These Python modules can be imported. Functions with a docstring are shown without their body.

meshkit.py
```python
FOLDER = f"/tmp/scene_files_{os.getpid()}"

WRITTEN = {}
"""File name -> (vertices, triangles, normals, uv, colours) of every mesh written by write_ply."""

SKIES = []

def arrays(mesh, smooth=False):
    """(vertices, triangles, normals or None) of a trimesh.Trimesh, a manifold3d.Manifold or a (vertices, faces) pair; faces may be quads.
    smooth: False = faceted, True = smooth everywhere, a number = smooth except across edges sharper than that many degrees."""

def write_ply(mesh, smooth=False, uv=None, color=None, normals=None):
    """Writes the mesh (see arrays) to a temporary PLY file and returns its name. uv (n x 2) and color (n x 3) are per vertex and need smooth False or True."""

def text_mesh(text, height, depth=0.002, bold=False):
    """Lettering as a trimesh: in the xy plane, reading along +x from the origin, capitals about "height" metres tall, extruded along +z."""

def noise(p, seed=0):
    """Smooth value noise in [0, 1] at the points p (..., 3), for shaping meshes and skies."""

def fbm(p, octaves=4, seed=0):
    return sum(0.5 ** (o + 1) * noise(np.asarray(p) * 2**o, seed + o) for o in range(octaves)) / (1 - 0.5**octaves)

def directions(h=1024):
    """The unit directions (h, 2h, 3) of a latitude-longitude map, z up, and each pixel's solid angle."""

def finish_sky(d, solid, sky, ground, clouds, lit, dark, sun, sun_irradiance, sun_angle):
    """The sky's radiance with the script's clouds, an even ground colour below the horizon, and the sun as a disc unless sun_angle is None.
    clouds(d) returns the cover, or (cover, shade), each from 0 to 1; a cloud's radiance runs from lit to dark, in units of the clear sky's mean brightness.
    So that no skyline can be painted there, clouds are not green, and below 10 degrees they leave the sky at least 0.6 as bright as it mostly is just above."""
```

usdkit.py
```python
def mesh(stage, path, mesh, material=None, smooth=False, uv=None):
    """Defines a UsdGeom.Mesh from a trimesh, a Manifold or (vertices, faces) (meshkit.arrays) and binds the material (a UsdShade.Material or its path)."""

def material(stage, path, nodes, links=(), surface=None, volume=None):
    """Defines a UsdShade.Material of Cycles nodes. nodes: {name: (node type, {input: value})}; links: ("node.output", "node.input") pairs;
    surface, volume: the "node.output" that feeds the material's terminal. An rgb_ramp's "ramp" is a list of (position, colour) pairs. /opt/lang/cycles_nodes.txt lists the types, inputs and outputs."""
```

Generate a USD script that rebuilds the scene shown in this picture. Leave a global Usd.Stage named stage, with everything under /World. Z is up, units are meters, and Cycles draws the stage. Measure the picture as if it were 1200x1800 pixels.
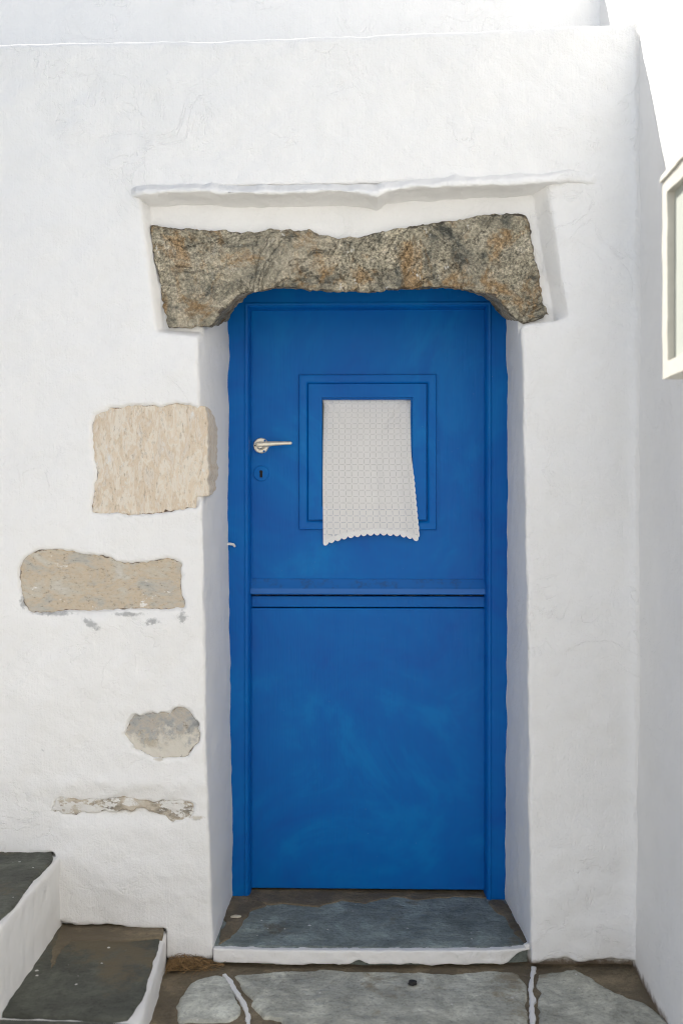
import math
import numpy as np
import trimesh, manifold3d, usdkit, meshkit
from pxr import Usd, UsdGeom, UsdLux, UsdShade, Sdf, Gf, Vt

stage = Usd.Stage.CreateInMemory()
UsdGeom.SetStageUpAxis(stage, UsdGeom.Tokens.z)
UsdGeom.SetStageMetersPerUnit(stage, 1.0)
UsdGeom.Xform.Define(stage, '/World')
UsdGeom.Scope.Define(stage, '/World/Looks')

# ------------------------------------------------------------------ camera, sky, sun, exposure
F = 1750.0                                  # focal length in photograph pixels (35 mm on a 24 mm wide frame)
YAW = math.atan(40 / F)
CAM = np.array([0.0, -2.95, 1.345])
cam = UsdGeom.Camera.Define(stage, '/World/camera')
cam.CreateHorizontalApertureAttr(24.0)
cam.CreateVerticalApertureAttr(36.0)
cam.CreateFocalLengthAttr(35.0)
cam.CreateFStopAttr(2.0)
cam.CreateFocusDistanceAttr(3.12)
cam.CreateExposureAttr(0.6)
cx = UsdGeom.Xformable(cam)
cx.AddTranslateOp().Set(Gf.Vec3d(*CAM))
cx.AddRotateZOp().Set(math.degrees(YAW))
cx.AddRotateXOp().Set(90.0)

TO_SUN = np.array([-1.6, 1.0, 1.79]); TO_SUN /= np.linalg.norm(TO_SUN)
SUN_EL, SUN_ROT = math.asin(TO_SUN[2]), math.atan2(TO_SUN[0], TO_SUN[1])
SKY, SUN = 0.085, 1.2
sky_m = usdkit.material(stage, '/World/Looks/sky', {
    'tc': ('texture_coordinate', {}),
    'sky': ('sky_texture', {'sky_type': 'single_scattering', 'sun_disc': False, 'sun_elevation': SUN_EL, 'sun_rotation': SUN_ROT, 'air_density': 1.0, 'aerosol_density': 2.0, 'ozone_density': 1.0}),
    'bg': ('background_shader', {'strength': SKY})}, [('sky.color', 'bg.color')], surface='bg.background')
dome = UsdLux.DomeLight.Define(stage, '/World/sky')
dome.GetPrim().SetCustomDataByKey('kind', 'structure')
UsdShade.MaterialBindingAPI.Apply(dome.GetPrim()).Bind(sky_m)
sun = UsdLux.DistantLight.Define(stage, '/World/sun')
sun.CreateNormalizeAttr(True); sun.CreateIntensityAttr(SUN); sun.CreateAngleAttr(0.53)
sun.CreateColorAttr(Gf.Vec3f(1.0, 0.965, 0.905))
az = math.atan2(TO_SUN[1], TO_SUN[0])
sx = UsdGeom.Xformable(sun)
sx.AddRotateZOp().Set(math.degrees(az)); sx.AddRotateYOp().Set(90 - math.degrees(SUN_EL))

# ------------------------------------------------------------------ helpers
def ray(px, py):
    u, v = (px - 600) / F, (py - 900) / F
    return np.array([-math.sin(YAW) + u * math.cos(YAW), math.cos(YAW) + u * math.sin(YAW), -v])
def PY(px, py, y):                          # point of the facade-parallel plane at y
    d = ray(px, py); p = CAM + d * (y - CAM[1]) / d[1]; return p
def XZ(px, py, y=0.0):
    p = PY(px, py, y); return p[0], p[2]
def PZ(px, py, z):                          # point of the level plane at z
    d = ray(px, py); return CAM + d * (z - CAM[2]) / d[2]
def XY(px, py, z=0.0):
    p = PZ(px, py, z); return p[0], p[1]

used = set()
def numbered(parent, name):
    n, i = name, 0
    while f'{parent}/{n}' in used:
        i += 1; n = f'{name}_{i:03d}'
    used.add(f'{parent}/{n}'); return f'{parent}/{n}'
def tag(o, label=None, cat=None, group=None, kind=None):
    p = o.GetPrim() if hasattr(o, 'GetPrim') else o
    for k, v in (('label', label), ('category', cat), ('group', group), ('kind', kind)):
        if v: p.SetCustomDataByKey(k, v)
    return p
def empty(name, parent='/World'):
    return UsdGeom.Xform.Define(stage, numbered(str(parent), name)).GetPrim()
def obj(name, mesh, m, parent=None, smooth=False, uv=None, attrs=None):
    path = numbered(str(parent.GetPath()) if parent else '/World', name)
    o = usdkit.mesh(stage, path, mesh, m, smooth=smooth, uv=uv)
    for k, v in (attrs or {}).items():
        UsdGeom.PrimvarsAPI(o).CreatePrimvar(k, Sdf.ValueTypeNames.FloatArray, 'vertex').Set(Vt.FloatArray.FromNumpy(np.asarray(v, np.float32)))
    return o.GetPrim()

noise, fbm = meshkit.noise, meshkit.fbm
def smax(a, b, k):
    h = np.clip(0.5 + 0.5 * (a - b) / k, 0, 1); return b + (a - b) * h + k * h * (1 - h)
def smin(a, b, k): return -smax(-a, -b, k)
def sstep(a, b, x):
    t = np.clip((x - a) / (b - a), 0, 1); return t * t * (3 - 2 * t)

def poly_sd(pts, x, z):
    """Signed distance (negative inside) of points to a closed polygon."""
    p = np.asarray(pts, float); q = np.roll(p, -1, 0)
    d = np.full(x.shape, 1e9); inside = np.zeros(x.shape, bool)
    for (ax, az_), (bx, bz) in zip(p, q):
        ex, ez = bx - ax, bz - az_
        t = np.clip(((x - ax) * ex + (z - az_) * ez) / (ex * ex + ez * ez + 1e-12), 0, 1)
        d = np.minimum(d, (x - ax - t * ex) ** 2 + (z - az_ - t * ez) ** 2)
        c = ((az_ > z) != (bz > z)) & (x < ex * (z - az_) / (ez if abs(ez) > 1e-12 else 1e-12) + ax)
        inside ^= c
    return np.where(inside, -1, 1) * np.sqrt(d)

def surface_net(f, org, h):
    """Triangulated zero surface of the field f (negative inside) sampled at org + h * index."""
    s = f < 0
    n = np.array(f.shape) - 1
    cnt = np.zeros(n, np.int8)
    C = [(a, b, c) for a in (0, 1) for b in (0, 1) for c in (0, 1)]
    for a, b, c in C: cnt += s[a:n[0] + a, b:n[1] + b, c:n[2] + c]
    cells = np.argwhere((cnt > 0) & (cnt < 8))
    idx = np.full(n, -1, np.int32); idx[tuple(cells.T)] = np.arange(len(cells))
    val = {c: f[cells[:, 0] + c[0], cells[:, 1] + c[1], cells[:, 2] + c[2]] for c in C}
    acc, m = np.zeros((len(cells), 3)), np.zeros(len(cells))
    for c in C:
        for ax in range(3):
            if c[ax]: continue
            e = list(c); e[ax] = 1; e = tuple(e)
            va, vb = val[c], val[e]; k = (va < 0) != (vb < 0)
            t = np.where(k, va / np.where(k, va - vb, 1), 0)
            p = np.repeat(np.array(c, float)[None], len(cells), 0); p[:, ax] += t
            acc += np.where(k[:, None], p, 0); m += k
    v = np.asarray(org) + h * (cells + acc / m[:, None])
    quads = []
    for ax in range(3):
        b, c = (ax + 1) % 3, (ax + 2) % 3
        lo = [slice(None)] * 3; hi = [slice(None)] * 3
        lo[ax], hi[ax] = slice(0, -1), slice(1, None)
        for o in (b, c): lo[o] = hi[o] = slice(1, -1)
        sa, sb = s[tuple(lo)], s[tuple(hi)]
        e = np.argwhere(sa != sb)
        flip = sa[tuple(e.T)]
        e[:, b] += 1; e[:, c] += 1
        def at(db, dc):
            k = e.copy(); k[:, b] += db; k[:, c] += dc; return idx[tuple(k.T)]
        q = np.stack([at(-1, -1), at(0, -1), at(0, 0), at(-1, 0)], 1)
        q = np.where(flip[:, None], q, q[:, ::-1])
        quads.append(q)
    return v, np.vstack(quads)
def normals(v, q):
    n = np.zeros_like(v); c = np.cross(v[q[:, 2]] - v[q[:, 0]], v[q[:, 3]] - v[q[:, 1]])
    for k in range(4):
        for a in range(3): n[:, a] += np.bincount(q[:, k], c[:, a], len(v))
    return n / np.maximum(np.linalg.norm(n, axis=1, keepdims=True), 1e-12)
def lump(v, q, *layers):
    """Moves vertices along their normals by noise: (amplitude, size in metres, octaves, seed)."""
    n = normals(v, q); d = 0
    for amp, size, octv, seed in layers: d = d + amp * 2 * (fbm(v / size, octv, seed) - 0.5)
    return v + n * d[:, None] if np.ndim(d) else v
def grid(lo, hi, h):
    return [np.arange(a, b + h, h) for a, b in zip(lo, hi)]

def bevel_box(lo, hi, r=0.002):
    lo, hi = np.minimum(lo, hi), np.maximum(lo, hi)
    pts = []
    for c in np.ndindex(2, 2, 2):
        corner = np.where(c, hi, lo); inward = np.where(c, -r, r)
        for a in range(3):
            p = corner + inward; p[a] = corner[a]; pts.append(p)
    return trimesh.convex.convex_hull(np.array(pts))
def ring(x0, z0, x1, z1, prof, open_bottom=None):
    """A mitred moulding round a rectangle; prof: (inset, y) pairs. With open_bottom three sides only, down to that z."""
    V, Fc = [], []
    for o, y in prof:
        if open_bottom is None: pts = [(x0 + o, z0 + o), (x0 + o, z1 - o), (x1 - o, z1 - o), (x1 - o, z0 + o)]
        else: pts = [(x0 + o, open_bottom), (x0 + o, z1 - o), (x1 - o, z1 - o), (x1 - o, open_bottom)]
        V += [(x, y, z) for x, z in pts]
    sides = 4 if open_bottom is None else 3
    for i in range(len(prof) - 1):
        for s_ in range(sides):
            a, b = 4 * i + s_, 4 * i + (s_ + 1) % 4
            Fc.append((a, b, b + 4, a + 4))
    return np.array(V), np.array(Fc)
def lathe(prof, n=40):
    """prof: (radius, y) -> disc about the y axis."""
    a = np.arange(n) * 2 * np.pi / n; V, Fc = [], []
    for r, y in prof: V += [(r * math.cos(t), y, r * math.sin(t)) for t in a]
    for i in range(len(prof) - 1):
        for k in range(n):
            Fc.append((i * n + k, i * n + (k + 1) % n, (i + 1) * n + (k + 1) % n, (i + 1) * n + k))
    return np.array(V, float), np.array(Fc)

# ------------------------------------------------------------------ materials
L = '/World/Looks/'
def scaled(name, pos, scale, nodes, links, rot=(0, 0, 0)):
    nodes[name] = ('mapping', {'mapping_type': 'point', 'scale': scale, 'rotation': rot}); links.append((pos, f'{name}.vector')); return f'{name}.vector'

def patches(nodes, links, pos, items, nsrc, tagname):
    """Mask of blotches: items (centre, radii, angle about y). Each fades out where the noise is low."""
    prev = None
    for i, (c, r, ang) in enumerate(items):
        a, b, d, e = (f'{tagname}{k}{i}' for k in 'abde')
        nodes[a] = ('vector_math', {'math_type': 'subtract', 'vector2': c}); links.append((pos, a + '.vector1'))
        nodes[b] = ('mapping', {'mapping_type': 'texture', 'scale': r, 'rotation': (0, ang, 0)}); links.append((a + '.vector', b + '.vector'))
        nodes[d] = ('vector_math', {'math_type': 'length'}); links.append((b + '.vector', d + '.vector1'))
        nodes[e] = ('map_range', {'from_min': 0.0, 'from_max': 1.0, 'to_min': 0.62, 'to_max': 0.0, 'clamp': True}); links.append((d + '.value', e + '.value'))
        cur = e + '.result'
        if prev:
            g = f'{tagname}m{i}'; nodes[g] = ('math', {'math_type': 'maximum'}); links += [(prev, g + '.value1'), (cur, g + '.value2')]; cur = g + '.value'
        prev = cur
    s, t = tagname + 'sum', tagname + 'out'
    nodes[s] = ('math', {'math_type': 'add'}); links += [(prev, s + '.value1'), (nsrc, s + '.value2')]
    nodes[t] = ('map_range', {'range_type': 'smoothstep', 'from_min': 0.80, 'from_max': 1.02, 'clamp': True}); links.append((s + '.value', t + '.value'))
    return t + '.result'

def plaster(name, tint=(0.85, 0.842, 0.825), scars=(), streak=0.25, base_dirt=False):
    N = {'geo': ('geometry', {}),
         'n1': ('noise_texture', {'scale': 2.2, 'detail': 6, 'roughness': 0.6}),
         'c1': ('rgb_ramp', {'ramp': [(0.3, tuple(0.97 * t for t in tint)), (0.55, tint), (0.75, tuple(min(1, 1.015 * t) for t in tint))]}),
         'grain': ('noise_texture', {'scale': 170, 'detail': 5, 'roughness': 0.7}),
         'trowel': ('noise_texture', {'scale': 17, 'detail': 7, 'roughness': 0.62, 'distortion': 0.6}),
         'ridge': ('noise_texture', {'scale': 5.5, 'detail': 5, 'roughness': 0.55, 'distortion': 1.6}),
         'rr': ('rgb_ramp', {'ramp': [(0.0, (1, 1, 1)), (0.485, (1, 1, 1)), (0.5, (0.45, 0.45, 0.45)), (0.512, (1, 1, 1)), (1, (1, 1, 1))]}),
         'brush': ('noise_texture', {'scale': 1.0, 'detail': 4, 'roughness': 0.6}),
         'h1': ('math', {'math_type': 'multiply_add', 'value2': 0.4}),
         'h2': ('math', {'math_type': 'multiply_add', 'value2': streak}),
         'rmk': ('noise_texture', {'scale': 2.6, 'detail': 3}), 'rmr': ('map_range', {'range_type': 'smoothstep', 'from_min': 0.46, 'from_max': 0.60, 'to_max': 0.45, 'clamp': True}),
         'h3': ('math', {'math_type': 'multiply_add'}),
         'bump': ('bump', {'strength': 0.75, 'distance': 0.007}),
         'p': ('principled_bsdf', {'roughness': 0.92, 'specular_ior_level': 0.25})}
    K = [('geo.position', 'n1.vector'), ('geo.position', 'grain.vector'), ('geo.position', 'trowel.vector'), ('geo.position', 'ridge.vector'),
         ('n1.fac', 'c1.fac'), ('ridge.fac', 'rr.fac'),
         ('grain.fac', 'h1.value1'), ('trowel.fac', 'h1.value3'), ('brush.fac', 'h2.value1'), ('h1.value', 'h2.value3'),
         ('rr.color', 'h3.value1'), ('geo.position', 'rmk.vector'), ('rmk.fac', 'rmr.value'), ('rmr.result', 'h3.value2'), ('h2.value', 'h3.value3'), ('h3.value', 'bump.height'), ('bump.normal', 'p.normal')]
    K.append((scaled('bm', 'geo.position', (160, 160, 9), N, K), 'brush.vector'))
    col = 'c1.color'
    # faint grey rain wash, and lime flakes
    N['wash'] = ('noise_texture', {'scale': 9, 'detail': 8, 'roughness': 0.7}); K.append(('geo.position', 'wash.vector'))
    N['wr'] = ('rgb_ramp', {'ramp': [(0.3, (0.975, 0.975, 0.97)), (0.5, (1, 1, 1))]}); K.append(('wash.fac', 'wr.fac'))
    N['wm'] = ('mix', {'mix_type': 'multiply', 'fac': 1.0}); K += [(col, 'wm.color1'), ('wr.color', 'wm.color2')]; col = 'wm.color'
    if scars:
        N['sn'] = ('noise_texture', {'scale': 60, 'detail': 8, 'roughness': 0.78}); K.append(('geo.position', 'sn.vector'))
        for j, (colour, items) in enumerate(scars):
            mask = patches(N, K, 'geo.position', items, 'sn.fac', f's{j}')
            m = f'sm{j}'; N[m] = ('mix', {'mix_type': 'mix', 'color2': colour}); K += [(mask, m + '.fac'), (col, m + '.color1')]; col = m + '.color'
    if base_dirt:
        N['xyz'] = ('separate_xyz', {}); K.append(('geo.position', 'xyz.vector'))
        N['dn'] = ('noise_texture', {'scale': 26, 'detail': 6, 'roughness': 0.65}); K.append(('geo.position', 'dn.vector'))
        N['dz'] = ('math', {'math_type': 'multiply_add', 'value2': -0.05}); K += [('dn.fac', 'dz.value1'), ('xyz.z', 'dz.value3')]
        N['dr'] = ('map_range', {'range_type': 'smoothstep', 'from_min': -0.022, 'from_max': 0.004, 'to_min': 1.0, 'to_max': 0.0, 'clamp': True}); K.append(('dz.value', 'dr.value'))
        N['dm'] = ('mix', {'mix_type': 'mix', 'color2': (0.20, 0.16, 0.12)}); K += [('dr.result', 'dm.fac'), (col, 'dm.color1')]; col = 'dm.color'
    K.append((col, 'p.base_color'))
    return usdkit.material(stage, L + name, N, K, surface='p.BSDF')

def sc(px, py, rx, rz, ang=0.0, y=0.0):
    x, z = XZ(px, py, y); s = 1.686e-3
    return ((x, y, z), (rx * s, 0.06, rz * s), ang)
GREY_SCARS = [sc(160, 1097, 42, 16, 0.5), sc(95, 1078, 70, 13), sc(320, 1085, 20, 26), sc(268, 1093, 32, 14), sc(225, 1080, 60, 10), sc(40, 1060, 14, 26),
              sc(76, 1319, 9, 6, 0.7), sc(345, 1440, 20, 6)]
TAN_SCARS = [sc(120, 1415, 60, 24), sc(210, 1420, 70, 22), sc(310, 1422, 60, 30), sc(280, 1335, 24, 8), sc(346, 1438, 30, 10)]
M_WALL = plaster('whitewash', scars=[((0.47, 0.47, 0.465), GREY_SCARS), ((0.64, 0.60, 0.53), TAN_SCARS)], base_dirt=True)
M_SIDE = plaster('whitewash_side', tint=(0.85, 0.842, 0.825), base_dirt=True)
M_PAINTED = plaster('whitewash_step', tint=(0.83,0.82,0.80), streak=0.2)

def rock(name, ramp, spot_ramp, scale=(1, 1, 1), big=6.0, fine=60.0, white=0.0, bump=0.004, grain=0.5, rim_shade=None, wscale=28, cream=None):
    """Rough stone: large blotches, crystalline speckle, whitewash remains; the mesh's rim attribute paints the shade of a crevice along its edge."""
    N = {'geo': ('geometry', {}),
         'big': ('noise_texture', {'scale': big, 'detail': 7, 'roughness': 0.66, 'distortion': 0.5}), 'cb': ('rgb_ramp', {'ramp': ramp}),
         'fine': ('noise_texture', {'scale': fine, 'detail': 5, 'roughness': 0.75}), 'cf': ('rgb_ramp', {'ramp': spot_ramp}),
         'mul': ('mix', {'mix_type': 'multiply', 'fac': grain}),
         'mid': ('noise_texture', {'scale': big * 4, 'detail': 8, 'roughness': 0.7}),
         'h': ('math', {'math_type': 'multiply_add', 'value2': 0.35}),
         'bump': ('bump', {'strength': 0.9, 'distance': bump}),
         'p': ('principled_bsdf', {'roughness': 0.88, 'specular_ior_level': 0.3})}
    K = []
    v = scaled('mp', 'geo.position', scale, N, K)
    K += [(v, 'big.vector'), (v, 'fine.vector'), (v, 'mid.vector'), ('big.fac', 'cb.fac'), ('fine.fac', 'cf.fac'), ('cb.color', 'mul.color1'), ('cf.color', 'mul.color2'),
          ('fine.fac', 'h.value1'), ('mid.fac', 'h.value3'), ('h.value', 'bump.height'), ('bump.normal', 'p.normal')]
    col = 'mul.color'
    if white:
        N['wn'] = ('noise_texture', {'scale': wscale, 'detail': 9, 'roughness': 0.75}); K.append((v, 'wn.vector'))
        N['wr'] = ('map_range', {'range_type': 'smoothstep', 'from_min': 0.72 - white, 'from_max': 0.75 - white, 'clamp': True}); K.append(('wn.fac', 'wr.value'))
        N['wm'] = ('mix', {'mix_type': 'mix', 'color2': (0.76, 0.74, 0.70)}); K += [('wr.result', 'wm.fac'), (col, 'wm.color1')]; col = 'wm.color'
    if cream:
        N['cz'] = ('separate_xyz', {}); K.append(('geo.position', 'cz.vector'))
        N['cn'] = ('noise_texture', {'scale': 13, 'detail': 8, 'roughness': 0.72}); K.append(('geo.position', 'cn.vector'))
        N['ca'] = ('math', {'math_type': 'multiply_add', 'value2': 0.34}); K += [('cn.fac', 'ca.value1'), ('cz.z', 'ca.value3')]
        N['cr'] = ('map_range', {'range_type': 'smoothstep', 'from_min': cream + 0.155, 'from_max': cream + 0.20, 'to_min': 1, 'to_max': 0, 'clamp': True}); K.append(('ca.value', 'cr.value'))
        N['cm'] = ('mix', {'mix_type': 'mix', 'color2': (0.66, 0.62, 0.54)}); K += [('cr.result', 'cm.fac'), (col, 'cm.color1')]; col = 'cm.color'
    if rim_shade:
        N['at'] = ('attribute', {'attribute': 'rim_shade'})
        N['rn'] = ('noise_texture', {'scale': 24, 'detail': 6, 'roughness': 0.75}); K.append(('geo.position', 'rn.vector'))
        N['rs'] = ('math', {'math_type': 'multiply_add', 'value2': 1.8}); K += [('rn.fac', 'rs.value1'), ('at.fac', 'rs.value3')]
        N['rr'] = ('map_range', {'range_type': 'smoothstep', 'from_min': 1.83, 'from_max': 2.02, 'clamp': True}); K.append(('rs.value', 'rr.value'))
        N['rm'] = ('mix', {'mix_type': 'mix', 'color2': rim_shade}); K += [('rr.result', 'rm.fac'), (col, 'rm.color1')]; col = 'rm.color'  # crevice shade mixed into the stone colour near the outline
    K.append((col, 'p.base_color'))
    return usdkit.material(stage, L + name, N, K, surface='p.BSDF')

def schist():
    N = {'geo': ('geometry', {}),
         'a': ('noise_texture', {'scale': 8, 'detail': 11, 'roughness': 0.72, 'distortion': 0.8}),
         'ca': ('rgb_ramp', {'ramp': [(0.28, (0.06, 0.062, 0.055)), (0.38, (0.14, 0.14, 0.12)), (0.46, (0.31, 0.285, 0.22)), (0.54, (0.43, 0.39, 0.30)), (0.64, (0.53, 0.485, 0.395)), (0.76, (0.60, 0.57, 0.51))]}),
         'o': ('noise_texture', {'scale': 9.5, 'detail': 9, 'roughness': 0.72, 'distortion': 0.6}), 'om': ('map_range', {'range_type': 'smoothstep', 'from_min': 0.50, 'from_max': 0.63, 'to_max': 0.7, 'clamp': True}),
         'ox': ('mix', {'mix_type': 'mix', 'color2': (0.34, 0.20, 0.08)}),
         'l': ('noise_texture', {'scale': 5.2, 'detail': 10, 'roughness': 0.74, 'distortion': 1.2}), 'lm': ('map_range', {'range_type': 'smoothstep', 'from_min': 0.50, 'from_max': 0.62, 'to_max': 0.75, 'clamp': True}),
         'lx': ('mix', {'mix_type': 'mix', 'color2': (0.58, 0.51, 0.39)}),
         'f': ('noise_texture', {'scale': 120, 'detail': 5, 'roughness': 0.85}), 'cf': ('rgb_ramp', {'ramp': [(0.34, (0.12, 0.12, 0.12)), (0.45, (0.6, 0.59, 0.57)), (0.53, (1.05, 1.04, 1.0)), (0.64, (1.8, 1.77, 1.7))]}),
         'fm': ('noise_texture', {'scale': 4, 'detail': 4}), 'fr': ('map_range', {'from_min': 0.35, 'from_max': 0.6, 'to_min': 0.5, 'to_max': 1.0, 'clamp': True}),
         'mul': ('mix', {'mix_type': 'multiply'}),
         'w': ('noise_texture', {'scale': 1.0, 'detail': 9, 'roughness': 0.78}), 'wm': ('map_range', {'range_type': 'smoothstep', 'from_min': 0.62, 'from_max': 0.65, 'clamp': True}), 'wx': ('mix', {'mix_type': 'mix', 'color2': (0.70, 0.68, 0.63)}),
         'k': ('noise_texture', {'scale': 4.5, 'detail': 7, 'roughness': 0.6, 'distortion': 1.5}), 'kr': ('rgb_ramp', {'ramp': [(0, (1, 1, 1)), (0.488, (1, 1, 1)), (0.5, (0.25, 0.24, 0.22)), (0.511, (1, 1, 1)), (1, (1, 1, 1))]}),
         'kx': ('mix', {'mix_type': 'multiply', 'fac': 0.5}),
         's': ('noise_texture', {'scale': 1.0, 'detail': 7, 'roughness': 0.7}),
         'h1': ('math', {'math_type': 'multiply_add', 'value2': 0.25}), 'h2': ('math', {'math_type': 'multiply_add', 'value2': 0.9}), 'rmk': ('noise_texture', {'scale': 2.6, 'detail': 3}), 'rmr': ('map_range', {'range_type': 'smoothstep', 'from_min': 0.46, 'from_max': 0.60, 'to_max': 0.45, 'clamp': True}),
         'h3': ('math', {'math_type': 'multiply_add'}),
         'at': ('attribute', {'attribute': 'rim_shade'}), 'rn': ('noise_texture', {'scale': 22, 'detail': 6, 'roughness': 0.75}), 'rs': ('math', {'math_type': 'multiply_add', 'value2': 1.8}),
         'rr': ('map_range', {'range_type': 'smoothstep', 'from_min': 1.86, 'from_max': 2.05, 'to_max': 0.85, 'clamp': True}), 'rx': ('mix', {'mix_type': 'mix', 'color2': (0.075, 0.06, 0.05)}),  # dark of the gap round the lintel, painted into its colour
         'bump': ('bump', {'strength': 1.0, 'distance': 0.014}), 'p': ('principled_bsdf', {'roughness': 0.9, 'specular_ior_level': 0.25})}
    K = [('geo.position', k + '.vector') for k in ('a', 'f', 'fm', 'k', 'rn')]
    K += [(scaled('m1', 'geo.position', (1, 1, 0.8), N, K, rot=(0.3, 0.9, 0.1)), 'o.vector'), (scaled('m2', 'geo.position', (0.9, 1, 1.3), N, K, rot=(0.7, -0.5, 0.4)), 'l.vector'),
          (scaled('m3', 'geo.position', (30, 30, 13), N, K, rot=(0, 0.3, 0)), 'w.vector'), (scaled('m4', 'geo.position', (9, 9, 42), N, K, rot=(0, 0.12, 0)), 's.vector')]
    K += [('a.fac', 'ca.fac'), ('o.fac', 'om.value'), ('om.result', 'ox.fac'), ('ca.color', 'ox.color1'), ('l.fac', 'lm.value'), ('lm.result', 'lx.fac'), ('ox.color', 'lx.color1'),
          ('f.fac', 'cf.fac'), ('fm.fac', 'fr.value'), ('fr.result', 'mul.fac'), ('lx.color', 'mul.color1'), ('cf.color', 'mul.color2'), ('k.fac', 'kr.fac'), ('mul.color', 'kx.color1'), ('kr.color', 'kx.color2'),
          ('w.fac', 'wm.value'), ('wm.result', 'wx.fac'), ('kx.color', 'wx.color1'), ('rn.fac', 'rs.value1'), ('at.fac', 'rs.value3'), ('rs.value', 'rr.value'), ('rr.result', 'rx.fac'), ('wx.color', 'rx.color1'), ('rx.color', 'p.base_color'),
          ('f.fac', 'h1.value1'), ('a.fac', 'h1.value3'), ('s.fac', 'h2.value1'), ('h1.value', 'h2.value3'), ('kr.color', 'h3.value1'), ('h2.value', 'h3.value3'), ('h3.value', 'bump.height'), ('bump.normal', 'p.normal')]
    return usdkit.material(stage, L + 'lintel_schist', N, K, surface='p.BSDF')
M_LINTEL = schist()
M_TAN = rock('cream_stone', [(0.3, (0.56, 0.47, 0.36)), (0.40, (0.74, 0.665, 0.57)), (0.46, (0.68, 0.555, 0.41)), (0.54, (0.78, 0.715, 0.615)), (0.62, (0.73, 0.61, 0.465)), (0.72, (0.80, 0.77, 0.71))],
             [(0.3, (0.55, 0.53, 0.5)), (0.45, (1, 1, 1))], scale=(2.3, 2.3, 0.75), big=12, fine=60, white=0.115, bump=0.006, grain=0.9, rim_shade=(0.10, 0.065, 0.045), wscale=14)
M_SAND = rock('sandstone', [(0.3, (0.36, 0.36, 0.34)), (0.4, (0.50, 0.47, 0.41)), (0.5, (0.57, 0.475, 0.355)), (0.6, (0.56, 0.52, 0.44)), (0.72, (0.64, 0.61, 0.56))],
              [(0.32, (0.25, 0.26, 0.28)), (0.42, (0.9, 0.88, 0.85)), (0.6, (1, 1, 1))], scale=(0.8, 1, 1.4), big=10, fine=90, white=0.10, bump=0.004, grain=0.7, rim_shade=(0.15, 0.115, 0.09), wscale=22)
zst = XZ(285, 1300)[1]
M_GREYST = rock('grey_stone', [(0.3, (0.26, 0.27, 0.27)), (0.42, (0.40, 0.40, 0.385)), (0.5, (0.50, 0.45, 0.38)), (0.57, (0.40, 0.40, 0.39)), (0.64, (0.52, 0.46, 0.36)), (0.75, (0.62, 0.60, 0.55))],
                [(0.3, (0.35, 0.32, 0.3)), (0.44, (1, 1, 1))], big=14, fine=70, white=0.06, bump=0.006, grain=0.8, rim_shade=(0.13, 0.095, 0.07), cream=zst)
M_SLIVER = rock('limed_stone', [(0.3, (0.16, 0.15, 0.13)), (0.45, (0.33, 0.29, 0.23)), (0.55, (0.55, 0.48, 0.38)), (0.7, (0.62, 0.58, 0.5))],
                [(0.3, (0.35, 0.32, 0.3)), (0.44, (1, 1, 1))], scale=(0.7, 1, 1.3), big=14, fine=70, white=0.235, bump=0.006, grain=0.8, wscale=16)

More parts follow.
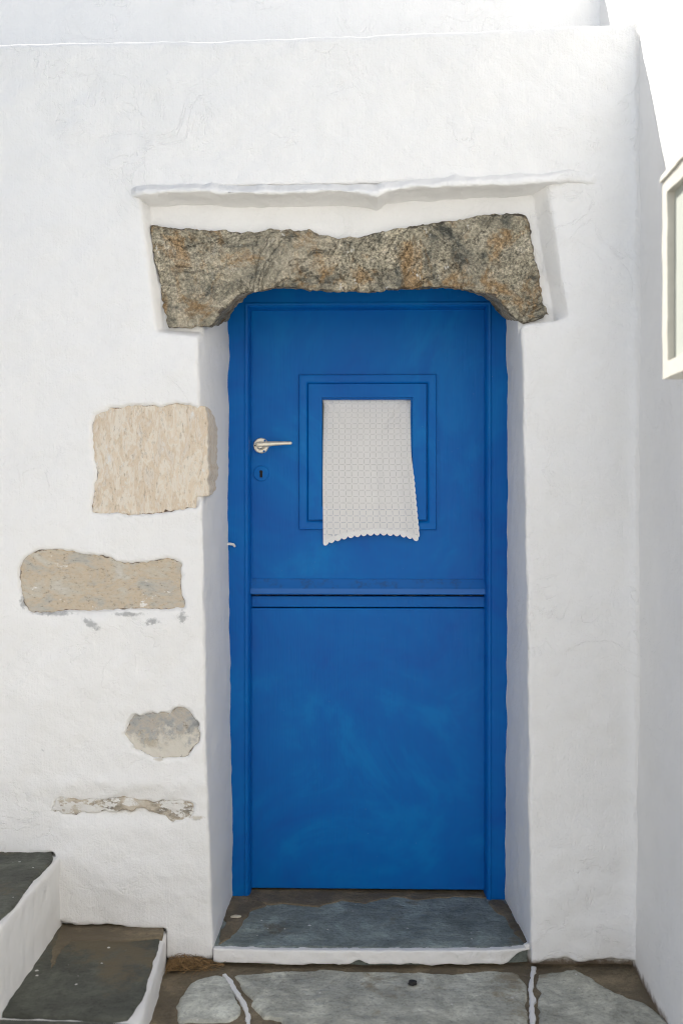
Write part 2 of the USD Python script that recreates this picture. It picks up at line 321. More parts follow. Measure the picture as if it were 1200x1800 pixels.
def slate(name, base, dirt, white=0.045, dirt_at=0.6):
    N = {'geo': ('geometry', {}),
         'a': ('noise_texture', {'scale': 9, 'detail': 10, 'roughness': 0.72, 'distortion': 0.5}),
         'ca': ('rgb_ramp', {'ramp': [(0.28, tuple(0.5 * b for b in base)), (0.42, tuple(0.82 * b for b in base)), (0.5, base), (0.6, tuple(1.35 * b for b in base)), (0.72, tuple(1.9 * b for b in base))]}),
         'b': ('noise_texture', {'scale': 95, 'detail': 5, 'roughness': 0.7}), 'cb': ('rgb_ramp', {'ramp': [(0.3, (0.55, 0.55, 0.55)), (0.5, (1, 1, 1)), (0.72, (1.0, 1.0, 1.0))]}),
         'mul': ('mix', {'mix_type': 'multiply', 'fac': 0.8}),
         'dn': ('noise_texture', {'scale': 3.3, 'detail': 8, 'roughness': 0.7}), 'dr': ('map_range', {'range_type': 'smoothstep', 'from_min': dirt_at - 0.06, 'from_max': dirt_at + 0.05, 'clamp': True}),
         'dm': ('mix', {'mix_type': 'mix', 'color2': dirt}),
         'vo': ('voronoi_texture', {'scale': 21, 'randomness': 1.0}), 'vn': ('noise_texture', {'scale': 70, 'detail': 3}),
         'va': ('math', {'math_type': 'multiply_add', 'value2': 0.25}), 'vr': ('map_range', {'range_type': 'smoothstep', 'from_min': 0.13 + white, 'from_max': 0.16 + white, 'to_min': 1, 'to_max': 0, 'clamp': True}),
         'vg': ('noise_texture', {'scale': 5, 'detail': 2}), 'vgr': ('map_range', {'range_type': 'smoothstep', 'from_min': 0.46, 'from_max': 0.54, 'clamp': True}), 'vmul': ('math', {'math_type': 'multiply'}),
         'vm': ('mix', {'mix_type': 'mix', 'color2': (0.68, 0.67, 0.64)}),
         'st': ('noise_texture', {'scale': 1.0, 'detail': 7, 'roughness': 0.66}),
         'h': ('math', {'math_type': 'multiply_add', 'value2': 0.3}),
         'bump': ('bump', {'strength': 1.0, 'distance': 0.012}),
         'p': ('principled_bsdf', {'roughness': 0.7, 'specular_ior_level': 0.35})}
    K = [('geo.position', f'{k}.vector') for k in ('a', 'b', 'dn', 'vo', 'vn', 'vg')] + [
        ('a.fac', 'ca.fac'), ('b.fac', 'cb.fac'), ('ca.color', 'mul.color1'), ('cb.color', 'mul.color2'), ('dn.fac', 'dr.value'), ('dr.result', 'dm.fac'), ('mul.color', 'dm.color1'),
        ('vn.fac', 'va.value1'), ('vo.distance', 'va.value3'), ('va.value', 'vr.value'), ('vg.fac', 'vgr.value'), ('vr.result', 'vmul.value1'), ('vgr.result', 'vmul.value2'),
        ('vmul.value', 'vm.fac'), ('dm.color', 'vm.color1'), ('vm.color', 'p.base_color'), ('b.fac', 'h.value1'), ('st.fac', 'h.value3'), ('h.value', 'bump.height'), ('bump.normal', 'p.normal')]
    K.append((scaled('mp', 'geo.position', (14, 34, 14), N, K, rot=(0, 0, 0.35)), 'st.vector'))
    return usdkit.material(stage, L + name, N, K, surface='p.BSDF')
M_TREAD = slate('dark_slate', (0.095, 0.099, 0.080), (0.14, 0.115, 0.072), dirt_at=0.55, white=0.075)
M_FLAG = slate('grey_flag', (0.46, 0.46, 0.395), (0.30, 0.265, 0.19), dirt_at=0.62)
M_FLAG2 = slate('pale_flag', (0.53, 0.535, 0.47), (0.36, 0.325, 0.25), dirt_at=0.66)
M_SILL = slate('blue_slate', (0.235, 0.27, 0.25), (0.16, 0.135, 0.09), dirt_at=0.63)
M_CEMENT = slate('brown_cement', (0.19, 0.152, 0.098), (0.15, 0.12, 0.08), white=-0.03, dirt_at=0.55)

def paving_material():
    """Flagged lane beyond the modelled flags: grey stones with whitewashed joints."""
    N = {'geo': ('geometry', {}), 'v': ('voronoi_texture', {'feature': 'distance_to_edge', 'scale': 2.1}), 'c': ('voronoi_texture', {'scale': 2.1}), 'cs': ('separate_color', {}),
         'r': ('rgb_ramp', {'ramp': [(0.0, (0.13, 0.13, 0.12)), (1.0, (0.19, 0.19, 0.175))]}),
         'e': ('map_range', {'range_type': 'smoothstep', 'from_min': 0.012, 'from_max': 0.02, 'to_min': 1, 'to_max': 0, 'clamp': True}),
         'm': ('mix', {'mix_type': 'mix', 'color2': (0.7, 0.68, 0.64)}), 'p': ('principled_bsdf', {'roughness': 0.9})}
    K = [('geo.position', 'v.vector'), ('geo.position', 'c.vector'), ('c.color', 'cs.color'), ('cs.r', 'r.fac'), ('v.distance', 'e.value'), ('e.result', 'm.fac'), ('r.color', 'm.color1'), ('m.color', 'p.base_color')]
    return usdkit.material(stage, L + 'lane_paving', N, K, surface='p.BSDF')
M_LANE = paving_material()

def blue(name, gloss=0.38, base=(0.0008, 0.134, 0.46)):
    N = {'geo': ('geometry', {}),
         'a': ('noise_texture', {'scale': 2.6, 'detail': 8, 'roughness': 0.66, 'distortion': 0.8}),
         'ca': ('rgb_ramp', {'ramp': [(0.30, (0.006, base[1] * 0.70, base[2] * 0.86)), (0.44, (0.002, base[1] * 0.9, base[2] * 0.96)), (0.54, base), (0.66, (base[0], base[1] * 1.27, base[2] * 1.1))]}),
         'br': ('noise_texture', {'scale': 1.0, 'detail': 5, 'roughness': 0.65}),
         'or': ('noise_texture', {'scale': 240, 'detail': 3, 'roughness': 0.6}),
         'wv': ('noise_texture', {'scale': 5, 'detail': 2}),
         'h': ('math', {'math_type': 'multiply_add', 'value2': 0.12}), 'h2': ('math', {'math_type': 'multiply_add', 'value2': 0.9}),
         'bump': ('bump', {'strength': 0.35, 'distance': 0.0022}),
         'sp': ('voronoi_texture', {'scale': 38}), 'spr': ('map_range', {'range_type': 'smoothstep', 'from_min': 0.028, 'from_max': 0.045, 'to_min': 0.55, 'to_max': 0, 'clamp': True}),
         'sg': ('noise_texture', {'scale': 4, 'detail': 3}), 'sgr': ('map_range', {'range_type': 'smoothstep', 'from_min': 0.52, 'from_max': 0.62, 'clamp': True}), 'sm': ('math', {'math_type': 'multiply'}),
         'mx': ('mix', {'mix_type': 'mix', 'color2': (0.28, 0.42, 0.6)}),
         'rg': ('map_range', {'from_min': 0.3, 'from_max': 0.7, 'to_min': gloss - 0.06, 'to_max': gloss + 0.1}),
         'p': ('principled_bsdf', {'specular_ior_level': 0.15})}
    K = [('geo.position', f'{k}.vector') for k in ('a', 'or', 'sp', 'sg', 'wv')] + [('a.fac', 'ca.fac'), ('or.fac', 'h.value1'), ('br.fac', 'h.value3'), ('wv.fac', 'h2.value1'), ('h.value', 'h2.value3'),
         ('h2.value', 'bump.height'), ('bump.normal', 'p.normal'),
         ('sp.distance', 'spr.value'), ('sg.fac', 'sgr.value'), ('spr.result', 'sm.value1'), ('sgr.result', 'sm.value2'), ('sm.value', 'mx.fac'), ('ca.color', 'mx.color1'), ('mx.color', 'p.base_color'),
         ('br.fac', 'rg.value'), ('rg.result', 'p.roughness')]
    K.append((scaled('mp', 'geo.position', (120, 60, 7), N, K), 'br.vector'))
    return usdkit.material(stage, L + name, N, K, surface='p.BSDF')
M_BLUE = blue('blue_paint')
def weathered_bar():
    N = {'geo': ('geometry', {}), 'a': ('noise_texture', {'scale': 22, 'detail': 7, 'roughness': 0.7}), 'r': ('map_range', {'range_type': 'smoothstep', 'from_min': 0.5, 'from_max': 0.72, 'to_max': 0.85, 'clamp': True}),
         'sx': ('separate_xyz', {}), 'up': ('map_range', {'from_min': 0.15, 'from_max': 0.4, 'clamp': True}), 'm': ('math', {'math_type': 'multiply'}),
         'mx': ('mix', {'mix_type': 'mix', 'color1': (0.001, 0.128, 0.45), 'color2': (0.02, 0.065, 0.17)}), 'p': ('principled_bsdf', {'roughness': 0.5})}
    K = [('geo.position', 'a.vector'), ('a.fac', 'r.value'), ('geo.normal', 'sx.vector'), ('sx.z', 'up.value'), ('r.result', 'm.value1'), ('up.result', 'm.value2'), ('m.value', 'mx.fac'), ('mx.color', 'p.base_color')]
    return usdkit.material(stage, L + 'weathered_blue', N, K, surface='p.BSDF')
M_BAR = weathered_bar()
def simple(name, col, rough=0.6, metal=0.0, spec=0.5, noise_amt=0.12, scale=60):
    N = {'geo': ('geometry', {}), 'n': ('noise_texture', {'scale': scale, 'detail': 5}), 'r': ('rgb_ramp', {'ramp': [(0.3, tuple(c * (1 - noise_amt) for c in col)), (0.7, tuple(min(1, c * (1 + noise_amt)) for c in col))]}),
         'b': ('bump', {'strength': 0.3, 'distance': 0.001}), 'p': ('principled_bsdf', {'roughness': rough, 'metallic': metal, 'specular_ior_level': spec})}
    return usdkit.material(stage, L + name, N, [('geo.position', 'n.vector'), ('n.fac', 'r.fac'), ('r.color', 'p.base_color'), ('n.fac', 'b.height'), ('b.normal', 'p.normal')], surface='p.BSDF')
M_CREAM = simple('cream_metal', (0.72, 0.66, 0.55), 0.3, metal=0.55)
M_DARK = simple('dark_void', (0.012, 0.011, 0.01), 0.9)
M_WPLASTIC = simple('white_plastic', (0.78, 0.77, 0.74), 0.5)
M_FRAMEW = simple('white_frame_paint', (0.52, 0.50, 0.44), 0.7, noise_amt=0.04)
M_CURT = simple('pale_pane_cloth', (0.42, 0.44, 0.39), 0.6, noise_amt=0.02, scale=400)
M_NEEDLE = simple('dry_needle', (0.27, 0.165, 0.07), 0.8, noise_amt=0.5, scale=90)
M_PEB = simple('dark_pebble', (0.025, 0.024, 0.022), 0.8)
M_CHIP = simple('plaster_chip_cream', (0.60, 0.54, 0.43), 0.9)
M_GLASS = usdkit.material(stage, L + 'pane_glass', {'t': ('transparent_bsdf', {'color': (0.92, 0.95, 0.93)}), 'g': ('glossy_bsdf', {'roughness': 0.04, 'color': (1, 1, 1)}), 'f': ('fresnel', {'IOR': 1.5}), 'm': ('mix_closure', {})},
                          [('f.fac', 'm.fac'), ('t.BSDF', 'm.closure1'), ('g.BSDF', 'm.closure2')], surface='m.closure')

# ------------------------------------------------------------------ ground
gs = 60.0
ground = obj('ground', (np.array([(-gs, -gs, -0.012), (gs, -gs, -0.012), (gs, gs, -0.012), (-gs, gs, -0.012)]), np.array([(0, 1, 2, 3)])), M_LANE)
tag(ground, kind='structure')

paving = empty('paving'); tag(paving, kind='structure')
XR = XZ(1118, 1690)[0]                      # face of the neighbouring wall
def sheet(x0, x1, y0, y1, step, z, amp, seed):
    xs, ys = np.arange(x0, x1 + step, step), np.arange(y0, y1 + step, step)
    X, Y = np.meshgrid(xs, ys, indexing='ij')
    Z = z + amp * 2 * (fbm(np.stack([X / 0.07, Y / 0.07, 0 * X], -1), 4, seed) - 0.5)
    v = np.stack([X, Y, Z], -1).reshape(-1, 3); n = len(ys)
    i, j = np.meshgrid(np.arange(len(xs) - 1), np.arange(n - 1), indexing='ij'); a = (i * n + j).ravel()
    return v, np.stack([a, a + n, a + n + 1, a + 1], 1)
obj('mortar_bed', sheet(-1.2, 0.86, -1.0, 0.06, 0.008, 0.0, 0.004, 3), M_CEMENT, paving, smooth=True)

def slab(poly, z0, z1, h=0.006, rag=0.006, seed=0, amp=0.0025, cham=0.006, tilt=0.0):
    """A flat stone of ragged outline with an uneven riven top; poly in (x, y)."""
    p = np.array(poly); lo = np.r_[p.min(0) - 0.03, z0 - 0.01]; hi = np.r_[p.max(0) + 0.03, z1 + 0.02]
    gx, gy, gz = grid(lo, hi, h)
    X, Y = np.meshgrid(gx, gy, indexing='ij')
    q = np.stack([X, Y, 0 * X], -1)
    d2 = poly_sd(p, X + rag * 2 * (fbm(q / 0.04, 4, seed) - .5), Y + rag * 2 * (fbm(q / 0.04, 4, seed + 9) - .5))
    top = z1 + amp * 2 * (fbm(q / 0.12, 5, seed + 5) - .5) + tilt * (X - X.mean())
    f = smax(d2[..., None] * np.ones(len(gz)), gz[None, None, :] - top[..., None], cham)
    f = np.maximum(f, z0 - gz[None, None, :])
    return surface_net(f.astype(np.float32), lo, h)

g = lambda *pts: [XY(x, y, 0.004) for x, y in pts]
def extend(pts, n0, n1, y):                 # carries the two near corners on towards the viewer
    return pts + [(pts[n1][0], y), (pts[n0][0], y)]
flagA = g((315, 1799), (310, 1768), (325, 1737), (350, 1722), (381, 1716), (398, 1722), (416, 1746), (421, 1775), (420, 1790), (398, 1799))
flagB = g((460, 1789), (445, 1777), (445, 1757), (424, 1733), (410, 1716), (450, 1712), (560, 1707), (700, 1710), (800, 1712), (890, 1708), (910, 1713), (926, 1736), (929, 1799)) + [(0.43, -0.62), (0.1, -0.66), (-0.2, -0.60), (-0.22, -0.42)] + g((497, 1796))
flagC = g((947, 1799), (945, 1760), (944, 1714), (975, 1708), (1012, 1709), (1042, 1722), (1069, 1739), (1099, 1752), (1132, 1767), (1166, 1790), (1185, 1802)) + [(0.80, -0.5), (0.78, -0.7), (0.47, -0.72)]
for i, (pl, m) in enumerate(((flagA, M_FLAG2), (flagB, M_FLAG), (flagC, M_FLAG))):
    v, q = slab(pl, -0.03, 0.0075, seed=20 + i, rag=0.014, amp=0.0042, cham=0.009)
    obj('flagstone', (v, q), m, paving, smooth=True)
flagD = [(-0.53, -0.42), (-0.30, -0.41), (-0.26, -0.62), (-0.30, -0.82), (-0.50, -0.80)]
v, q = slab(flagD, -0.03, 0.010, seed=31); obj('flagstone', (v, q), M_FLAG2, paving, smooth=True)

def ribbon(pts, w, z, seed, parent, name, m, lift=0.004):
    p = np.array(pts); s = np.r_[0, np.cumsum(np.linalg.norm(np.diff(p, axis=0), axis=1))]
    t = np.linspace(0, s[-1], 70); c = np.stack([np.interp(t, s, p[:, k]) for k in range(2)], 1)
    d = np.gradient(c, axis=0); d /= np.linalg.norm(d, axis=1, keepdims=True); nrm = np.stack([-d[:, 1], d[:, 0]], 1)
    V = []
    for k in range(len(t)):
        wl, wr = (w * (0.15 + 1.6 * fbm(np.array([[t[k] / 0.016, 3.1 * e, seed]]), 3, seed)[0]) for e in (0, 1))
        for o, zz in ((-wl, z - 0.01), (-wl * 0.85, z + lift * 0.7), (0, z + lift), (wr * 0.85, z + lift * 0.7), (wr, z - 0.01)):
            V.append((*(c[k] + nrm[k] * o), zz))
    a = np.array([k * 5 + j for k in range(len(t) - 1) for j in range(4)])
    return obj(name, (np.array(V), np.stack([a, a + 5, a + 6, a + 1], 1)), m, parent, smooth=60)
ribbon(g((395, 1714), (406, 1728), (418, 1748), (430, 1768), (436, 1788), (437, 1802)) + [(-0.31, -0.5), (-0.29, -0.8)], 0.0075, 0.003, 41, paving, 'painted_joint', M_PAINTED)
ribbon(g((938, 1701), (935, 1720), (931, 1738), (936, 1758), (934, 1776), (936, 1802)) + [(0.45, -0.5), (0.46, -0.75)], 0.0075, 0.003, 42, paving, 'painted_joint', M_PAINTED)

# ------------------------------------------------------------------ the house: wall
house = empty('whitewashed_house')
tag(house, 'whitewashed house front with a blue door under a rough stone lintel', 'house')

DEPTH, REC = 0.50, 0.06
H = 0.007
lo, hi = np.array([-1.72, -0.07, -0.06]), np.array([0.836, 0.52, 2.84])
gx, gy, gz = grid(lo, hi, H)
X, Z = np.meshgrid(gx, gz, indexing='ij')
Q = np.stack([X, 0 * X, Z], -1)
def swell(x, z):
    q = np.stack([x, 0 * x, z], -1)
    return 0.010 * 2 * (fbm(q / 0.55, 3, 1) - .5) + 0.0055 * 2 * (fbm(q / 0.12, 3, 2) - .5)
def ragged(x, z, rag, seed):
    q = np.stack([x, 0 * x, z], -1)
    return (x + rag * 2 * (fbm(q / 0.035, 4, seed) - .5) + 0.0045 * 2 * (fbm(q / 0.011, 2, seed + 2) - .5),
            z + rag * 2 * (fbm(q / 0.035, 4, seed + 7) - .5) + 0.0045 * 2 * (fbm(q / 0.011, 2, seed + 3) - .5))
front = swell(X, Z)
front -= 0.006 * sstep(0.5, 0.0, Z)                              # the foot of the wall leans out a little
def soft_patch(px, py, rx, rz, amp):
    x, z = XZ(px, py); return amp * np.exp(-(((X - x) / (rx * 1.686e-3)) ** 2 + ((Z - z) / (rz * 1.686e-3)) ** 2))
front += soft_patch(215, 1418, 130, 24, 0.012) - soft_patch(215, 1378, 150, 16, 0.007) - soft_patch(180, 1100, 160, 22, 0.005)
front += 0.004 * sstep(0.0, 1.0, noise(Q / 0.03, 8)) * np.exp(-((Z - XZ(0, 1385)[1]) / 0.05) ** 2) * (X < -0.45)

stone_px = [
    [(160, 902), (161, 860), (168, 838), (163, 800), (160, 745), (166, 725), (190, 715), (230, 711), (290, 711), (330, 709), (347, 716), (366, 722), (374, 745), (381, 785), (383, 812), (376, 850), (366, 868), (352, 878), (346, 894), (320, 896), (280, 902), (240, 905), (200, 903)],
    [(50, 1076), (40, 1060), (34, 1020), (32, 1005), (38, 985), (60, 965), (95, 964), (130, 968), (160, 976), (190, 978), (215, 988), (245, 990), (280, 984), (305, 980), (318, 990), (318, 1030), (322, 1050), (326, 1070), (300, 1072), (240, 1072), (200, 1074), (140, 1076), (90, 1078)],
    [(216, 1292), (222, 1275), (236, 1258), (262, 1254), (298, 1252), (318, 1242), (335, 1250), (350, 1270), (352, 1290), (346, 1312), (330, 1332), (300, 1336), (270, 1332), (240, 1318)],
    [(88, 1425), (100, 1408), (130, 1404), (165, 1410), (200, 1402), (240, 1404), (270, 1410), (305, 1408), (335, 1406), (342, 1425), (330, 1440), (300, 1444), (285, 1432), (250, 1424), (215, 1422), (180, 1430), (130, 1432)]]
dish = [0.018, 0.017, 0.020, 0.008]; RAG = (0.006, 0.006, 0.010, 0.014)
stones = []
for i, pts in enumerate(stone_px):
    p = [XZ(*a) for a in pts]
    stones.append(p)
    front += dish[i] * sstep(0.003, -0.007, poly_sd(p, *ragged(X, Z, RAG[i], 60 + 11 * i)))
# chipped foot of the plaster
foot = 0.012 + 0.016 * (fbm(np.stack([gx / 0.05, 0 * gx, 0 * gx], -1), 4, 5) - .35) + 0.02 * sstep(0.50, 0.56, gx)[...] * (fbm(np.stack([gx / 0.09, 0 * gx, 0 * gx + 4], -1), 3, 6))
stepz = np.where(gx < -0.925, 0.306, np.where(gx < -0.59, 0.088 + (-0.59 - gx) * 0.05, 0.0))
front += 0.035 * sstep(0.006, -0.010, Z - (foot + stepz)[:, None])

ztop = np.interp(gx, [-1.72, XZ(0, 75)[0], XZ(600, 58)[0], XZ(900, 46)[0], XZ(1090, 38)[0], 0.82], [2.735, XZ(0, 75)[1], XZ(600, 58)[1], XZ(900, 46)[1], XZ(1090, 38)[1], XZ(1118, 37)[1]])
ztop = ztop + 0.006 * (fbm(np.stack([gx / 0.12, 0 * gx, 0 * gx], -1), 4, 9) - .5)
def edge(pts, y):                           # jamb line: x as a function of height
    p = np.array([XZ(a, b, y) for a, b in pts]); o = np.argsort(p[:, 1]); return np.interp(gz, p[o, 1], p[o, 0])
YF = 0.385                                  # front of the door frame
xl0 = edge([(347, 500), (348, 585), (351, 700), (357, 1000), (361, 1250), (367, 1450), (375, 1668)], 0)
xl1 = edge([(397, 520), (403, 625), (400, 660), (402, 720), (400, 900), (404, 1150), (406, 1350), (409, 1480), (408, 1580)], YF)
xr0 = edge([(914, 500), (916, 585), (920, 760), (925, 1000), (929, 1300), (931, 1500), (932, 1672)], 0)
xr1 = edge([(888, 520), (890, 650), (892, 760), (891, 1000), (890, 1300), (888, 1480), (887, 1590)], YF)
wob = 0.004 * (fbm(np.stack([gz / 0.06, 0 * gz, 0 * gz], -1), 3, 12) - .5)
nicheO = [XZ(*a) for a in [(243, 331), (276, 583), (330, 588), (400, 592), (870, 586), (925, 568), (1001, 557), (965, 316)]]
nicheI = [XZ(*a, REC) for a in [(261, 333), (290, 580), (340, 584), (400, 588), (870, 592), (915, 586), (975, 572), (931, 318)]]
dO, dI = poly_sd(nicheO, X, Z), poly_sd(nicheI, X, Z)
rec = REC + 0.006 * 2 * (fbm(Q / 0.2, 3, 15) - .5)
f = np.empty((len(gx), len(gy), len(gz)), np.float32)
for j, y in enumerate(gy):
    a = smax(front - y, Z - ztop[:, None], 0.022)
    a = np.maximum(np.maximum(a, y - DEPTH), np.maximum(-1.70 - X, -0.045 - Z))
    t = min(max(y / YF, 0), 1.25)
    op = np.maximum(np.maximum((xl0 + (xl1 - xl0) * t + wob)[None, :] - X, X - (xr0 + (xr1 - xr0) * t - wob)[None, :]), Z - 2.14)
    a = smax(a, -op, 0.010)
    t = min(max(y / REC, -0.3), 1)
    a = smax(a, -np.maximum(dO + (dI - dO) * t, y - rec), 0.012)
    a = smin(a, 0.818 - X + 0 * a, 0.06)
    f[:, j, :] = a
v, q = surface_net(f, lo, H); del f
v = lump(v, q, (0.0026, 0.04, 4, 21), (0.0022, 0.16, 2, 22))
obj('wall', (v, q), M_WALL, house, smooth=True)

# upper storey, set back behind the parapet
lo2, hi2 = np.array([-1.74, 0.42, -0.06]), np.array([0.84, 1.3, 3.28]); h2 = 0.022
ux, uy, uz = grid(lo2, hi2, h2)
UX, UZ = np.meshgrid(ux, uz, indexing='ij'); uq = np.stack([UX, 0 * UX, UZ], -1)
uf = 0.512 + 0.008 * 2 * (fbm(uq / 0.5, 3, 31) - .5) - 0.03 * sstep(2.6, 2.8, UZ)
arr = np.stack([smin(smax(np.maximum(np.maximum(uf - y, y - 1.27), np.maximum(-1.72 - UX, -0.05 - UZ)), UZ - 3.225, 0.03), 0.822 - UX, 0.05) for y in uy], 1)
v, q = surface_net(arr.astype(np.float32), lo2, h2); v = lump(v, q, (0.002, 0.05, 3, 33))
obj('upper_wall', (v, q), M_SIDE, house, smooth=True)

# plaster ledge over the lintel
lo3, hi3 = np.array([-0.76, -0.09, 2.20]), np.array([0.80, 0.09, 2.42]); h3 = 0.0055
lx, ly, lz = grid(lo3, hi3, h3)
px_ = np.array([225, 236, 250, 330, 450, 560, 640, 662, 680, 740, 840, 950, 1010, 1050, 1075])
top_ = np.array([330, 322, 319, 318, 323, 322, 324, 326, 318, 313, 309, 303, 299, 306, 310])
bot_ = top_ + np.array([3, 12, 16, 17, 15, 15, 18, 22, 18, 17, 18, 19, 14, 10, 4])
out_ = np.array([0.00, 0.022, 0.032, 0.038, 0.040, 0.038, 0.040, 0.046, 0.034, 0.036, 0.032, 0.024, 0.008, -0.003, -0.02])
lxs = np.array([XZ(a, 330, -0.03)[0] for a in px_])
zt = np.interp(lx, lxs, [XZ(640, b, -0.02)[1] for b in top_]); zb = np.interp(lx, lxs, [XZ(640, b, -0.04)[1] for b in bot_]); ot = np.interp(lx, lxs, out_)
zt = zt + 0.010 * (fbm(np.stack([lx / 0.05, 0 * lx, 0 * lx], -1), 3, 41) - .5); zb = zb + 0.012 * (fbm(np.stack([lx / 0.07, 0 * lx, 0 * lx], -1), 3, 42) - .5)
ot = ot + 0.012 * (fbm(np.stack([lx / 0.06, 0 * lx, 0 * lx], -1), 3, 43) - .5)
A, B, C = np.meshgrid(lx, ly, lz, indexing='ij')
zc, hh = ((zt + zb) / 2)[:, None, None], ((zt - zb) / 2)[:, None, None]
lsw = swell(lx, 2.31 + 0 * lx); ot = ot - lsw
soff = zb[:, None, None] - 0.10 * (B + 0.02)
topf = zt[:, None, None] + 0.004 + (B - lsw[:, None, None]) * 0.7
f3 = smax(smax(-ot[:, None, None] - B, C - topf, 0.010), soff - C, 0.006)
f3 = np.maximum(np.maximum(f3, B - 0.075), np.maximum(lxs[0] - A, A - lxs[-1]))
# beyond the ends of the recess the ledge only laps on to the wall
v, q = surface_net(f3.astype(np.float32), lo3, h3); v = lump(v, q, (0.0045, 0.03, 4, 44), (0.003, 0.09, 2, 45))
obj('ledge', (v, q), M_WALL, house, smooth=True)

def stone(pts, y0, y1, h=0.004, rag=0.006, seed=0, relief=0.004, rsize=0.05, cham=0.008, under=0.0, ridge=0.0, follow=False, backing=None):
    """An uneven stone: outline pts in (x, z), face at y0, back at y1. Returns mesh and rim (1 at the outline)."""
    p = np.array(pts); lo = np.array([p[:, 0].min() - 0.02, y0 - 0.025, p[:, 1].min() - 0.02]); hi = np.array([p[:, 0].max() + 0.02, y1 + 0.012, p[:, 1].max() + 0.02 + under])
    ax, ay, az_ = grid(lo, hi, h)
    X, Z = np.meshgrid(ax, az_, indexing='ij'); q = np.stack([X, 0 * X, Z], -1)
    wx, wz = ragged(X, Z, rag, seed); wx, wz = wx - X, wz - Z
    d0 = poly_sd(p, X + wx, Z + wz)
    face = y0 + (swell(X, Z) if follow else 0) + relief * 2 * (fbm(q / rsize, 5, seed + 3) - .5) + ridge * np.abs(2 * fbm(q / 0.16, 3, seed + 4) - 1)
    f = np.empty((len(ax), len(ay), len(az_)), np.float32)
    for j, y in enumerate(ay):
        d = d0 if not under else poly_sd(p, X + wx, Z + wz - under * max(0, y - y0) / (y1 - y0))
        f[:, j, :] = np.maximum(smax(d, face - y, cham), y - (y1 if backing is None else backing(X, Z)))
    v, q = surface_net(f, lo, h)
    rim_shade = np.clip(1 + poly_sd(p, *ragged(v[:, 0], v[:, 2], rag, seed)) / 0.010 + 0.35, 0, 1)  # mask for the painted crevice shade, full at the outline
    return v, q, rim_shade

lint_px = [(295, 579), (288, 540), (279, 500), (271, 450), (266, 400), (300, 402), (360, 407), (430, 410), (500, 406), (540, 405), (560, 414), (590, 421), (620, 420), (660, 412), (700, 405), (745, 398), (780, 394),
           (820, 384), (850, 378), (890, 374), (920, 380), (933, 400), (934, 420), (938, 450), (948, 490), (954, 530), (961, 553), (938, 563), (916, 571), (900, 558), (882, 535), (866, 522), (840, 516), (800, 509), (760, 507), (700, 511), (640, 515), (600, 513), (540, 511), (490, 508), (455, 511), (430, 516), (408, 530), (388, 552), (368, 578), (350, 576), (330, 578)]
lint = [XZ(a, b, 0.05) for a, b in lint_px]
v, q, rim_shade = stone(lint, 0.034, 0.36, h=0.0042, rag=0.008, seed=50, relief=0.016, rsize=0.10, cham=0.008, under=0.078, ridge=0.014)
rim_shade = rim_shade * (v[:, 1] < 0.09)
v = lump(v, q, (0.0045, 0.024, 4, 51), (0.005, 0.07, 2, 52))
obj('lintel', (v, q), M_LINTEL, house, smooth=True, attrs={'rim_shade': rim_shade})
inner = bevel_box([-0.60, 0.20, 2.085], [0.60, 0.49, 2.16], 0.004)
st_mats = [M_TAN, M_SAND, M_GREYST, M_SLIVER]
st_lab = ['large square cream stone set flush in the plaster next to the door jamb', 'long sandy stone with a grey end set in the plaster', 'small rounded grey and cream stone in the plaster low by the jamb', 'thin stone sliver almost whitewashed over near the stairs']
s1 = list(stones[0])
xj = XZ(357, 800)[0]
s1 = [(x if x < xj - 0.03 else xj + 0.014 + (x - XZ(383, 800)[0]) * 0.06, z) for x, z in s1]
stones[0] = s1
def jamb_back(z):
    za, zb = XZ(360, 874, 0.1)[1], XZ(360, 712, 0.1)[1]; t = np.clip((z - za) / (zb - za), 0, 1)
    return 0.20 * np.sqrt(np.clip(1 - np.abs(2 * t - 1) ** 3.5, 0.0, 1)) + 0.02 * (fbm(np.stack([z / 0.02, 0 * z, 0 * z], -1), 3, 66) - .5)
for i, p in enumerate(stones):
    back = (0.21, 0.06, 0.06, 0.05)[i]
    v, q, rim_shade = stone(p, (0.007, 0.007, 0.009, 0.004)[i], back, seed=60 + 11 * i, rag=RAG[i], relief=(0.003, 0.0035, 0.006, 0.004)[i], rsize=(0.07, 0.06, 0.05, 0.05)[i], cham=(0.008, 0.005, 0.007, 0.004)[i], follow=True, backing=None if i else (lambda x, z: np.where(x < xj - 0.02, 0.10, jamb_back(z))))
    if i == 0: rim_shade = np.where(v[:, 1] > 0.03, np.clip(1 - (jamb_back(v[:, 2]) - v[:, 1]) / 0.016, 0, 1), rim_shade * (v[:, 0] < xj - 0.015))
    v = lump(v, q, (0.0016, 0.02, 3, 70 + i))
    o = obj('stone', (v, q), st_mats[i], house, smooth=True, attrs={'rim_shade': rim_shade}); tag(o, st_lab[i])

# threshold
th = [XY(a, b, 0.05) for a, b in [(376, 1668), (470, 1671), (640, 1672), (760, 1672), (880, 1671), (928, 1667)]]
thp = [(x, y + 0.022) for x, y in th] + [(0.52, 0.05), (0.52, 0.47), (-0.50, 0.47), (-0.50, 0.05)]
v, q = slab(thp, -0.03, 0.050, h=0.006, rag=0.003, seed=80, amp=0.002, cham=0.008)
thr = obj('threshold', (v, q), M_SILL, house, smooth=True)
tag(thr, 'worn blue grey slate threshold with a white painted front edge')
